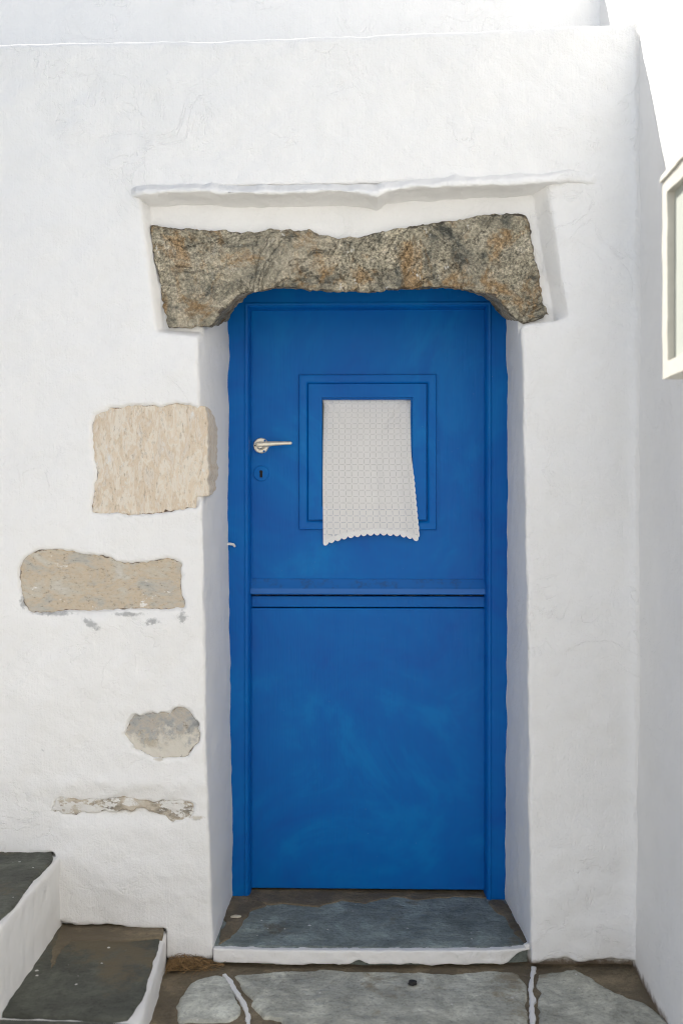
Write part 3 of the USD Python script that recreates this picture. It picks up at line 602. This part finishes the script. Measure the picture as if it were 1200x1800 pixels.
# white painted front edge, broken along its foot
n = 260; xs = np.linspace(th[0][0] - 0.002, th[-1][0] + 0.002, n); yf = np.interp(xs, [p[0] for p in th], [p[1] for p in th])
zlow = 0.006 + 0.012 * (fbm(np.stack([xs / 0.05, 0 * xs, 0 * xs], -1), 4, 81)) + 0.012 * np.exp(-((xs - XZ(632, 1690)[0]) / 0.02) ** 2) + 0.035 * sstep(th[-1][0] - 0.08, th[-1][0], xs)
zhigh = 0.0505 + 0.002 * (fbm(np.stack([xs / 0.03, 0 * xs, 0 * xs], -1), 3, 82) - .5)
zhigh = np.maximum(zhigh, zlow + 0.004)
lo5, hi5 = np.array([xs[0] - 0.01, yf.min() - 0.02, -0.005]), np.array([xs[-1] + 0.01, yf.max() + 0.03, 0.062]); h5 = 0.0032
ex, ey, ez = grid(lo5, hi5, h5); A, B, C = np.meshgrid(ex, ey, ez, indexing='ij')
ii = lambda a: np.interp(ex, xs, a)[:, None, None]
q5 = np.stack([A, 0 * B, C], -1)
f5 = smax(ii(yf) - 0.007 - B + 0.005 * (fbm(q5 / 0.03, 3, 85) - .5), C - ii(zhigh) - 0.002, 0.004)
f5 = np.maximum(np.maximum(smax(f5, ii(zlow) - C, 0.003), B - ii(yf) - 0.016 - 0.008 * (fbm(q5[:, :, :1] / 0.02, 3, 86) - .5)), np.maximum(xs[0] - A, A - xs[-1]))
v, q = surface_net(f5.astype(np.float32), lo5, h5); v = lump(v, q, (0.0012, 0.018, 3, 87))
obj('painted_edge', (v, q), M_PAINTED, thr, smooth=True)
for side, pts in (('L', [(404, 1572), (445, 1575), (470, 1590), (440, 1600), (425, 1625), (405, 1650), (385, 1660)]), ('R', [(888, 1583), (855, 1583), (868, 1600), (888, 1615), (905, 1640), (922, 1660), (930, 1655)]), ('B', [(425, 1560), (870, 1562), (870, 1578), (800, 1575), (740, 1581), (690, 1576), (640, 1588), (600, 1583), (560, 1594), (500, 1588), (470, 1592), (425, 1580)])):
    pl = [XY(a, b, 0.054) for a, b in pts]
    v, q = slab(pl, 0.03, 0.055, h=0.005, rag=0.012, seed=84 + 'LRB'.index(side), amp=0.004, cham=0.006)
    obj('mortar_fillet', (v, q), M_CEMENT, thr, smooth=True)

# ------------------------------------------------------------------ the door
door = empty('door', house.GetPath())
tag(door, 'blue painted half door in two leaves with a small curtained window')
YL = 0.43                                   # face of the leaves
def DX(px, y=YL): return XZ(px, 900, y)[0]
def DZ(py, y=YL): return XZ(640, py, y)[1]
fx0, fx1, fzt, fzb = DX(398, YF), DX(891, YF), DZ(505, YF), 0.045
w = DX(431, YF) - fx0
prof = [(-0.015, 0.46), (-0.015, YF), (w - 0.004, YF), (w - 0.002, YF - 0.0025), (w + 0.002, YF - 0.004), (w + 0.007, YF - 0.0025), (w + 0.0085, YF + 0.001), (w + 0.0105, YF + 0.0012), (w + 0.012, YF + 0.004), (w + 0.0155, YF + 0.022), (w + 0.0165, 0.462)]
# jambs and head each with its own width
V, Q2 = ring(fx0, fzb, fx1, fzt, prof, open_bottom=fzb)
V = V.reshape(len(prof), 4, 3)
wr = fx1 - DX(866, YF); zh_in = DZ(532, YF)
for i, (o, y) in enumerate(prof):
    V[i, 1, 2] = V[i, 2, 2] = (fzt - o) if i < 2 else zh_in + (w - o)
    V[i, 2, 0] = V[i, 3, 0] = (fx1 - o) if i < 2 else DX(862, YF) + (w - o)
V[:, 3, 2] -= 0.004
obj('door_frame', (V.reshape(-1, 3), Q2[:, ::-1]), M_BLUE, door, smooth=35)

lx0, lx1 = DX(441), DX(853)
zt_leaf, z_mid, z_bot = DZ(536), DZ(1046.5), DZ(1563.5)
wx0, wx1, wz0, wz1 = DX(566), DX(722), DZ(905), DZ(702)         # window opening
ox0, ox1, oz0, oz1 = DX(525), DX(767), DZ(932), DZ(658)         # moulding
# upper leaf: a board with the window cut through
up = manifold3d.Manifold.cube([lx1 - lx0, 0.04, zt_leaf - z_mid - 0.002]).translate([lx0, YL, z_mid + 0.002])
up = up - manifold3d.Manifold.cube([wx1 - wx0, 0.2, wz1 - wz0]).translate([wx0, YL - 0.1, wz0])
obj('upper_leaf', up, M_BLUE, door)
obj('lower_leaf', bevel_box([lx0, YL, z_bot], [lx1, YL + 0.04, DZ(1069.2)], 0.0025), M_BLUE, door)
obj('rail', bevel_box([lx0 + 0.002, YL - 0.001, DZ(1067.3)], [lx1 - 0.001, YL + 0.04, DZ(1048.3)], 0.0018), M_BLUE, door)
y0 = YL
bead = [(0, y0 + 0.002), (0.001, y0 - 0.006), (0.003, y0 - 0.0105), (0.008, y0 - 0.012), (0.022, y0 - 0.0105), (0.026, y0 - 0.008), (0.0295, y0 - 0.004), (0.031, y0 - 0.002)]
obj('moulding', tuple(reversed([])) or (lambda r: (r[0], r[1]))(ring(ox0, oz0, ox1, oz1, bead)), M_BLUE, door, smooth=35)
ix = 0.031
inn = [(0, y0 - 0.001), (0.0012, y0 - 0.010), (0.0035, y0 - 0.0135), (DX(566) - DX(541) - 0.003, y0 - 0.0135), (DX(566) - DX(541), y0 - 0.0115), (DX(566) - DX(541) + 0.0005, y0 + 0.04)]
obj('window_frame', ring(DX(541), DZ(915) , DX(750), DZ(674), inn), M_BLUE, door, smooth=35)
obj('window_pane', bevel_box([wx0 - 0.005, YL + 0.034, wz0 - 0.005], [wx1 + 0.005, YL + 0.038, wz1 + 0.005], 0.0005), M_GLASS, door)
# weather bar: sloping top and blunt nose
zt_, zn, zb_ = DZ(1018), DZ(1034, YL - 0.022), DZ(1045, YL - 0.022)
pr = [(YL + 0.001, zt_ + 0.001), (YL - 0.003, zt_), (YL - 0.005, zt_ - 0.003), (YL - 0.017, zn + 0.004), (YL - 0.021, zn), (YL - 0.0225, zn - 0.004), (YL - 0.022, zb_ + 0.002), (YL - 0.020, zb_), (YL + 0.001, zb_ - 0.001)]
V = [(x, y, z) for x in (lx0 - 0.0005, lx1 - 0.001) for y, z in pr]; k = len(pr)
Q2 = [(i, i + 1, k + i + 1, k + i) for i in range(k - 1)]
bar = trimesh.Trimesh(np.array(V), np.vstack([[(a, b, c), (a, c, d)] for a, b, c, d in Q2] + [[(0, i + 1, i), (k, k + i, k + i + 1)] for i in range(1, k - 1)]), process=False); trimesh.repair.fix_normals(bar)
obj('weather_bar', bar, M_BAR, door, smooth=40)

# handle and lock
hx, hz = DX(459), DZ(783)
r_ = 0.0265
v, q = lathe([(0, YL - 0.0075), (r_ * 0.55, YL - 0.0075), (r_ * 0.9, YL - 0.0068), (r_, YL - 0.004), (r_, YL + 0.001)]); v += [hx, 0, hz]
ros = obj('rosette', (v, q), M_CREAM, door, smooth=40)
v, q = lathe([(0, YL - 0.044), (0.0105, YL - 0.043), (0.012, YL - 0.04), (0.0125, YL - 0.012), (0.0145, YL - 0.0075)]); v += [hx, 0, hz - 0.001]
neck = trimesh.Trimesh(v, np.vstack([q[:, [0, 1, 2]], q[:, [0, 2, 3]]]), process=False)
pts, rad = [(hx - 0.006, YL - 0.044, hz + 0.001), (hx + 0.03, YL - 0.046, hz + 0.003), (hx + 0.075, YL - 0.047, hz + 0.005), (hx + 0.102, YL - 0.044, hz + 0.0055)], [0.0095, 0.0085, 0.0065, 0.006]
lever = None
for (a, ra), (b, rb) in zip(zip(pts, rad), list(zip(pts, rad))[1:]):
    s = [manifold3d.Manifold.sphere(1, 20).scale([r, 0.0045, r]).translate(list(p)) for p, r in ((a, ra), (b, rb))]
    m = manifold3d.Manifold.batch_hull(s); lever = m if lever is None else lever + m
lv = lever.to_mesh(); lever = trimesh.Trimesh(lv.vert_properties[:, :3], lv.tri_verts)
obj('handle', trimesh.util.concatenate([lever, neck]), M_CREAM, door, smooth=45)
for sx_, sz_ in ((-0.0185, 0.0), (0.010, -0.0195), (0.013, 0.016)):
    v, q = lathe([(0, 0.0015), (0.0022, 0), (0.0034, 0.0004), (0.0036, 0.002)], 14); v += [hx + sx_, YL - 0.0085, hz + sz_]
    obj('screw', (v, q), M_BLUE if sx_ > 0 else M_DARK, door, smooth=40)
kx, kz = DX(459), DZ(832)
v, q = lathe([(0, YL - 0.005), (r_ * 0.86, YL - 0.005), (r_ * 0.97, YL - 0.0038), (r_, YL - 0.002), (r_, YL + 0.001)]); v += [kx, 0, kz]
obj('lock_plate', (v, q), M_BLUE, door, smooth=40)
from shapely.geometry import Point, box as sbox
kh = Point(0, 0.005).buffer(0.0058, 16).union(sbox(-0.0045, -0.014, 0.0045, 0.005))
km = trimesh.creation.extrude_polygon(kh, 0.002); km.apply_transform(trimesh.transformations.rotation_matrix(np.pi / 2, [1, 0, 0])); km.apply_translation([kx, YL - 0.0040, kz])
obj('keyhole', km, M_DARK, door)
# white clip poking out from behind the jamb plaster
hp = np.array([PY(396, 957, YF - 0.012), PY(403, 956, YF - 0.014), PY(410, 957, YF - 0.013), PY(412, 960, YF - 0.010)])
clip = manifold3d.Manifold()
for a, b in zip(hp[:-1], hp[1:]):
    clip = clip + manifold3d.Manifold.batch_hull([manifold3d.Manifold.sphere(0.0042, 12).translate(list(p)) for p in (a, b)])
o = obj('clip', clip, M_WPLASTIC, door, smooth=50)

# ------------------------------------------------------------------ lace curtain
def lace():
    N = {'uv': ('attribute', {'attribute': 'st'}), 's': ('separate_xyz', {}), 'geo': ('geometry', {})}
    K = [('uv.vector', 's.vector')]
    def slit(nm, along, across):
        # thin slit on a grid line, broken where lines cross
        N[nm + 'a'] = ('math', {'math_type': 'fraction'}); K.append((across, nm + 'a.value1'))
        N[nm + 'b'] = ('math', {'math_type': 'pingpong', 'value2': 0.5}); K.append((across, nm + 'b.value1'))
        N[nm + 'c'] = ('math', {'math_type': 'less_than', 'value2': 0.042}); K.append((nm + 'b.value', nm + 'c.value1'))
        N[nm + 'd'] = ('math', {'math_type': 'pingpong', 'value2': 0.5}); K.append((along, nm + 'd.value1'))
        N[nm + 'e'] = ('math', {'math_type': 'greater_than', 'value2': 0.17}); K.append((nm + 'd.value', nm + 'e.value1'))
        N[nm + 'f'] = ('math', {'math_type': 'multiply'}); K.extend([(nm + 'c.value', nm + 'f.value1'), (nm + 'e.value', nm + 'f.value2')])
        return nm + 'f.value'
    a, b = slit('h', 's.x', 's.y'), slit('v', 's.y', 's.x')
    N['mx'] = ('math', {'math_type': 'maximum'}); K += [(a, 'mx.value1'), (b, 'mx.value2')]
    N['amt'] = ('math', {'math_type': 'multiply', 'value2': 0.42}); K.append(('mx.value', 'amt.value1'))
    N['wv'] = ('noise_texture', {'scale': 420, 'detail': 3}); K.append(('geo.position', 'wv.vector'))
    N['bump'] = ('bump', {'strength': 0.5, 'distance': 0.0012}); K.append(('wv.fac', 'bump.height'))
    N['d'] = ('diffuse_bsdf', {'color': (0.89, 0.88, 0.865), 'roughness': 0.6}); K.append(('bump.normal', 'd.normal'))
    N['t'] = ('translucent_bsdf', {'color': (0.8, 0.79, 0.77)}); N['dt'] = ('mix_closure', {'fac': 0.06}); K += [('d.BSDF', 'dt.closure1'), ('t.BSDF', 'dt.closure2')]
    N['tr'] = ('transparent_bsdf', {}); N['m'] = ('mix_closure', {}); K += [('amt.value', 'm.fac'), ('dt.closure', 'm.closure1'), ('tr.BSDF', 'm.closure2')]
    return usdkit.material(stage, L + 'lace_cloth', N, K, surface='m.closure')
M_LACE = lace()
NU, NV = 121, 200
U, Vv = np.meshgrid(np.linspace(0, 1, NU), np.linspace(0, 1, NV), indexing='ij')
def lerp_edge(pts, t):                       # pts: (v, px)
    p = np.array(pts); return np.interp(t, p[:, 0], p[:, 1])
pxl = lerp_edge([(0, 566.5), (0.05, 570), (0.12, 569), (0.3, 567.5), (0.6, 567), (1, 568)], Vv)
pxr = lerp_edge([(0, 722), (0.1, 721), (0.35, 722), (0.5, 724), (0.62, 726.5), (0.8, 730.5), (0.95, 734), (1, 735)], Vv)
bottom = np.interp(U, [0, 0.1, 0.25, 0.45, 0.6, 0.8, 0.9, 1.0], [952, 945, 938, 933, 932, 934, 938, 944])
py = 701 + (bottom - 701) * Vv - 5 * np.sin(np.pi * U) * Vv * (1 - Vv) * 2
pxx = pxl + (pxr - pxl) * U
yw = np.interp(Vv, [0, 0.08, 0.25, 0.5, 0.72, 0.86, 1.0], [YL + 0.020, YL + 0.014, YL + 0.004, YL - 0.010, YL - 0.020, YL - 0.022, YL - 0.016])
yw = yw - 0.016 * np.sin(np.pi * U) * sstep(0, 0.35, Vv) * sstep(1.25, 0.5, Vv)
fold = 0.0065 * np.sin(U * 19 + 1.5 * Vv) * sstep(0.25, 0.9, Vv) * (0.4 + 0.6 * fbm(np.stack([U * 3, Vv * 2, 0 * U], -1), 2, 92)) + 0.013 * np.exp(-((U - (0.98 - Vv * 1.1)) / 0.06) ** 2) * sstep(0.35, 0.0, Vv) - 0.010 * np.exp(-((U - (0.02 + Vv * 0.9)) / 0.05) ** 2) * sstep(0.3, 0.0, Vv)
yw = yw + fold + 0.003 * (fbm(np.stack([U * 5, Vv * 5, 0 * U], -1), 3, 91) - .5)
P = np.array([[PY(pxx[i, j], py[i, j], yw[i, j]) for j in range(NV)] for i in range(NU)])
rows = np.interp(py, 680 + np.array([105, 150, 186, 228, 272, 320, 368, 415, 466, 518, 573, 627, 682, 738, 795, 852, 908, 965, 1022, 1080, 1135, 1192, 1250, 1300]) / 5.0, np.arange(24) - 0.0)
st = np.stack([0.45 + U * 14.2, rows + 0.25 * (U - 0.5) ** 2, 0 * U], -1)
i, j = np.meshgrid(np.arange(NU - 1), np.arange(NV - 1), indexing='ij'); a = (i * NV + j).ravel()
curtain = empty('lace_curtain')
tag(curtain, 'white crocheted lace curtain hanging out of the small window in the blue door', 'curtain')
cl = obj('cloth', (P.reshape(-1, 3), np.stack([a, a + 1, a + NV + 1, a + NV], 1)[:, ::-1]), M_LACE, curtain, smooth=True, uv=st[..., :2].reshape(-1, 2))
# scalloped trim along the foot and the free side
M_TRIM = simple('lace_trim', (0.88, 0.87, 0.85), 0.9, scale=500, noise_amt=0.08)
def trim(base, outward, n_sc, wid, wid0, taper=False):
    base = np.asarray(base); n = len(base); s = np.linspace(0, 1, n)
    out = np.asarray(outward, float)
    if out.ndim == 1: out = np.repeat(out[None], n, 0)
    w = (wid0 + wid * np.abs(np.sin(np.pi * n_sc * s)) ** 0.6) * (sstep(0, 0.25, s) if taper else 1)
    V = []
    for k in range(n):
        for t, lift in ((-0.3, 0.0005), (0.12, 0.001), (0.5, 0.0022), (1.0, 0.0012)):
            V.append(base[k] + out[k] * w[k] * t + np.array([0, -0.0012 - lift, 0]))
    a = np.array([k * 4 + j for k in range(n - 1) for j in range(3)])
    return np.array(V), np.stack([a, a + 1, a + 5, a + 4], 1)
def resample(p, n):
    p = np.asarray(p); s = np.r_[0, np.cumsum(np.linalg.norm(np.diff(p, axis=0), axis=1))]; t = np.linspace(0, s[-1], n)
    return np.stack([np.interp(t, s, p[:, k]) for k in range(3)], 1)
obj('lace_trim', trim(resample(P[:, -1], 240), (0, 0, -1), 15, 0.009, 0.008), M_TRIM, curtain, smooth=True)
obj('lace_trim', trim(resample(P[-1, 80:], 180), (1, 0, -0.1), 13, 0.003, 0.002, True), M_TRIM, curtain, smooth=True)

# ------------------------------------------------------------------ stone stairs along the wall
stairs = empty('stone_stairs')
tag(stairs, 'low whitewashed stairs with dark slate treads climbing along the house front', 'stairs')
def step(poly, z0, z1, seed):
    v, q = slab(poly, z0, z1, h=0.008, rag=0.004, seed=seed, amp=0.003, cham=0.011); v = lump(v, q, (0.0025, 0.05, 3, seed)); return v, q
YN = -0.52
lowx = [XY(285, 1640, 0.10)[0], XY(238, 1793, 0.10)[0]]
upx = [XY(93, 1508, 0.325)[0], XY(0, 1614, 0.325)[0]]
s1p = [(lowx[0] + 0.008, 0.02), (lowx[1] + 0.012, YN), (lowx[1] + 0.05, -1.0), (-1.72, -1.0), (-1.72, 0.02)]
s2p = [(upx[0] + 0.012, 0.02), (upx[1] + 0.016, -0.45), (upx[1] + 0.03, -1.0), (-1.72, -1.0), (-1.72, 0.02)]
obj('step', step(s1p, -0.03, 0.093, 101), M_PAINTED, stairs, smooth=True)
obj('step', step(s2p, 0.06, 0.318, 102), M_PAINTED, stairs, smooth=True)
def tz(px, py, z): return XY(px, py, z)
t1 = [tz(*a, 0.10) for a in [(283, 1644), (276, 1668), (268, 1694), (258, 1730), (248, 1758), (226, 1790), (210, 1794)]] + [(-0.93, -0.505), (-0.925, -0.3), (-0.915, 0.03), (-0.61, 0.03)]
v, q = slab(t1, 0.07, 0.103, h=0.006, rag=0.005, seed=111, amp=0.003, cham=0.006, tilt=-0.02); obj('tread', (v, q), M_TREAD, stairs, smooth=True)
t1b = [(lowx[1] - 0.005, -0.535), (lowx[1] + 0.03, -0.98), (-0.93, -0.98), (-0.93, -0.535)]
v, q = slab(t1b, 0.07, 0.103, h=0.008, rag=0.005, seed=113, cham=0.006, tilt=-0.02); obj('tread', (v, q), M_TREAD, stairs, smooth=True)
t2 = [tz(*a, 0.325) for a in [(91, 1512), (70, 1535), (50, 1556), (30, 1585), (10, 1606), (-20, 1630)]] + [(-0.96, -0.62), (-1.7, -0.62), (-1.7, 0.03), (-0.94, 0.03)]
v, q = slab(t2, 0.29, 0.328, h=0.006, rag=0.005, seed=112, amp=0.003, cham=0.006); obj('tread', (v, q), M_TREAD, stairs, smooth=True)
m1 = [(-0.915, 0.03), (-0.60, 0.03)] + [tz(*a, 0.105) for a in [(284, 1648), (200, 1656), (130, 1654), (112, 1668), (85, 1712), (92, 1660)]]
v, q = slab(m1, 0.07, 0.107, h=0.005, rag=0.008, seed=115, amp=0.003, cham=0.006); obj('mortar_fillet', (v, q), M_CEMENT, stairs, smooth=True)

# ------------------------------------------------------------------ neighbouring house wall with its window
nb = empty('neighbouring_house')
tag(nb, 'tall plain whitewashed side wall meeting the house front in a corner, upper part in sun', 'house')
lo4, hi4 = np.array([0.76, -3.6, -0.06]), np.array([1.3, 1.6, 4.4]); h4 = 0.016
rx, ry, rz = grid(lo4, hi4, h4)
RY, RZ = np.meshgrid(ry, rz, indexing='ij'); rq = np.stack([0 * RY, RY, RZ], -1)
rf = 0.806 + 0.007 * 2 * (fbm(rq / 0.5, 3, 121) - .5) + 0.003 * 2 * (fbm(rq / 0.12, 3, 122) - .5) - 0.012 * sstep(0.4, 0, RZ)
arr = np.stack([np.maximum(np.maximum(rf - x, x - 1.26), np.maximum(np.maximum(RZ - 4.35, -0.04 - RZ), np.maximum(-3.55 - RY, RY - 1.55))) for x in rx], 0)
v, q = surface_net(arr.astype(np.float32), lo4, h4); v = lump(v, q, (0.0014, 0.04, 3, 124))
obj('wall', (v, q), M_SIDE, nb, smooth=True)
# window box standing out from the wall
yw0, yw1 = -0.72, -1.45                    # far and near ends
dpt = yw0 - CAM[1]
xf = (1160 - 640) / F * dpt                # face of the surround
ztw, zbw = CAM[2] + (900 - 322) / F * dpt, CAM[2] + (900 - 668) / F * dpt
ow, dep = 0.036, 0.016
Ms = manifold3d.Manifold
outer = Ms.cube([0.84 - xf, yw0 - yw1, ztw - zbw]).translate([xf, yw1, zbw])
hole = Ms.cube([0.5, yw0 - yw1 - 2 * ow, ztw - zbw - 2 * ow]).translate([xf - 0.2, yw1 + ow, zbw + ow])
sur = (outer - hole).refine_to_length(0.02).to_mesh()
sv = np.array(sur.vert_properties[:, :3], float)
sv += 0.004 * (np.stack([fbm(sv / 0.06, 3, 130 + k) for k in range(3)], -1) - .5)
win = obj('window', (sv, np.array(sur.tri_verts)), M_FRAMEW, nb, smooth=40)
tag(win, 'sunlit white window box with a pale pane standing out from the wall')
obj('pane', bevel_box([xf + dep, yw1 + ow - 0.003, zbw + ow - 0.003], [xf + dep + 0.004, yw0 - ow + 0.003, ztw - ow + 0.003], 0.0005), M_CURT, win)
hd = np.array([(0.84, yw0 - 0.01, ztw - 0.002), (xf - 0.006, yw0 + 0.004, ztw - 0.002), (xf - 0.006, yw1, ztw - 0.002), (0.84, yw1, ztw - 0.002), (0.84, yw0 - 0.02, ztw + 0.11), (0.80, yw1, ztw + 0.13), (0.84, yw1, ztw + 0.14),
               (xf - 0.004, yw0, ztw + 0.012), (xf - 0.004, yw1, ztw + 0.012), (0.76, yw0 - 0.03, ztw + 0.05)])
hood = Ms.hull_points(hd).refine_to_length(0.018).to_mesh(); hv = np.array(hood.vert_properties[:, :3], float); hv += 0.008 * (np.stack([fbm(hv / 0.05, 3, 140 + k) for k in range(3)], -1) - .5)
obj('hood', (hv, np.array(hood.tri_verts)), M_FRAMEW, win, smooth=50)

# ------------------------------------------------------------------ house across the lane, unseen, added behind the viewer to bounce sunlight
OPP_Y, OPP_H = -3.5, 2.8
opp = empty('added_opposite_house'); tag(opp, 'plain whitewashed house across the lane, unseen, added to bounce sunlight towards the blue door', 'house')
def plain_house(o, size, at):
    b = trimesh.creation.box(size)
    for _ in range(5): b = b.subdivide()
    obj('wall', (b.vertices + 0.02 * (np.stack([fbm(b.vertices / 0.6, 3, 150 + k) for k in range(3)], -1) - .5) + at, b.faces), M_SIDE, o, smooth=30)
plain_house(opp, [11.0, 0.6, OPP_H], [-1.5, OPP_Y - 0.3, OPP_H / 2 - 0.02])

# ------------------------------------------------------------------ small things on the paving
rng = np.random.default_rng(7)
cv, counts = [], []
c0 = np.array(XY(325, 1697, 0.01)); 
for k in range(260):
    r = rng.normal(0, 1, 2) * [0.036, 0.020]; p = c0 + r; p[1] = min(p[1], -0.012 + 0.0 * p[0]); p[0] = max(p[0], lowx[0] + 0.028)
    ang, ln = rng.uniform(0, 2 * np.pi), rng.uniform(0.03, 0.085); bend = rng.normal(0, 0.5)
    zz = 0.012 + 0.022 * math.exp(-(r[0] ** 2 / 0.002 + r[1] ** 2 / 0.0008)) * rng.random()
    for t in np.linspace(-.5, .5, 5):
        b = ang + bend * t * 2
        x, y = p[0] + ln * t * math.cos(b), p[1] + ln * t * math.sin(b)
        cv.append((max(x, lowx[0] + 0.020), min(y, -0.008), max(0.009, zz + 0.01 * rng.normal() * 0.4)))
    counts.append(5)
for (a, b, ln) in (((345, 1687), (385, 1698), 1), ((352, 1690), (392, 1702), 1)):
    pa, pb = np.array(XY(*a, 0.012)), np.array(XY(*b, 0.012))
    for t in np.linspace(0, 1, 5): cv.append((*(pa + (pb - pa) * t + [0, 0.004 * math.sin(3 * t)]), 0.014 + 0.006 * math.sin(3.1 * t)))
    counts.append(5)
nd = UsdGeom.BasisCurves.Define(stage, numbered('/World', 'dry_pine_needles'))
nd.CreatePointsAttr(Vt.Vec3fArray.FromNumpy(np.array(cv, np.float32))); nd.CreateCurveVertexCountsAttr(Vt.IntArray.FromNumpy(np.array(counts, np.int32)))
nd.CreateTypeAttr('cubic'); nd.CreateBasisAttr('catmullRom'); nd.CreateWrapAttr('pinned')
nd.CreateWidthsAttr(Vt.FloatArray([0.0012])); nd.SetWidthsInterpolation('constant')
UsdShade.MaterialBindingAPI.Apply(nd.GetPrim()).Bind(M_NEEDLE)
tag(nd, 'tangle of dry brown pine needles in the corner between stairs and threshold', 'pine needles', kind='stuff')

def pebble(px, py, rx, ry, rz, z, m, name, label, cat, seed):
    s = trimesh.creation.icosphere(3, 1.0); v = s.vertices * (1 + 1.1 * (fbm(s.vertices * 1.7 + seed, 4, seed) - .5)[:, None]); x, y = XY(px, py, z)
    v = v * [rx, ry, rz] + [x, y, z]
    o = obj(name, (v, s.faces), m, smooth=True); tag(o, label, cat); return o
pebble(725, 1728, 0.012, 0.013, 0.006, 0.013, M_PEB, 'dark_pebble', 'small black pebble lying on the big flagstone in front of the door', 'pebble', 3)
pebble(415, 1612, 0.017, 0.010, 0.005, 0.056, M_CHIP, 'plaster_chip', 'flat cream plaster chip on the threshold beside the jamb nearer the stairs', 'plaster chip', 5)
pebble(926, 1664, 0.011, 0.010, 0.010, 0.055, M_PAINTED, 'plaster_lump', 'white plaster lump at the threshold end towards the neighbouring wall', 'plaster lump', 8)
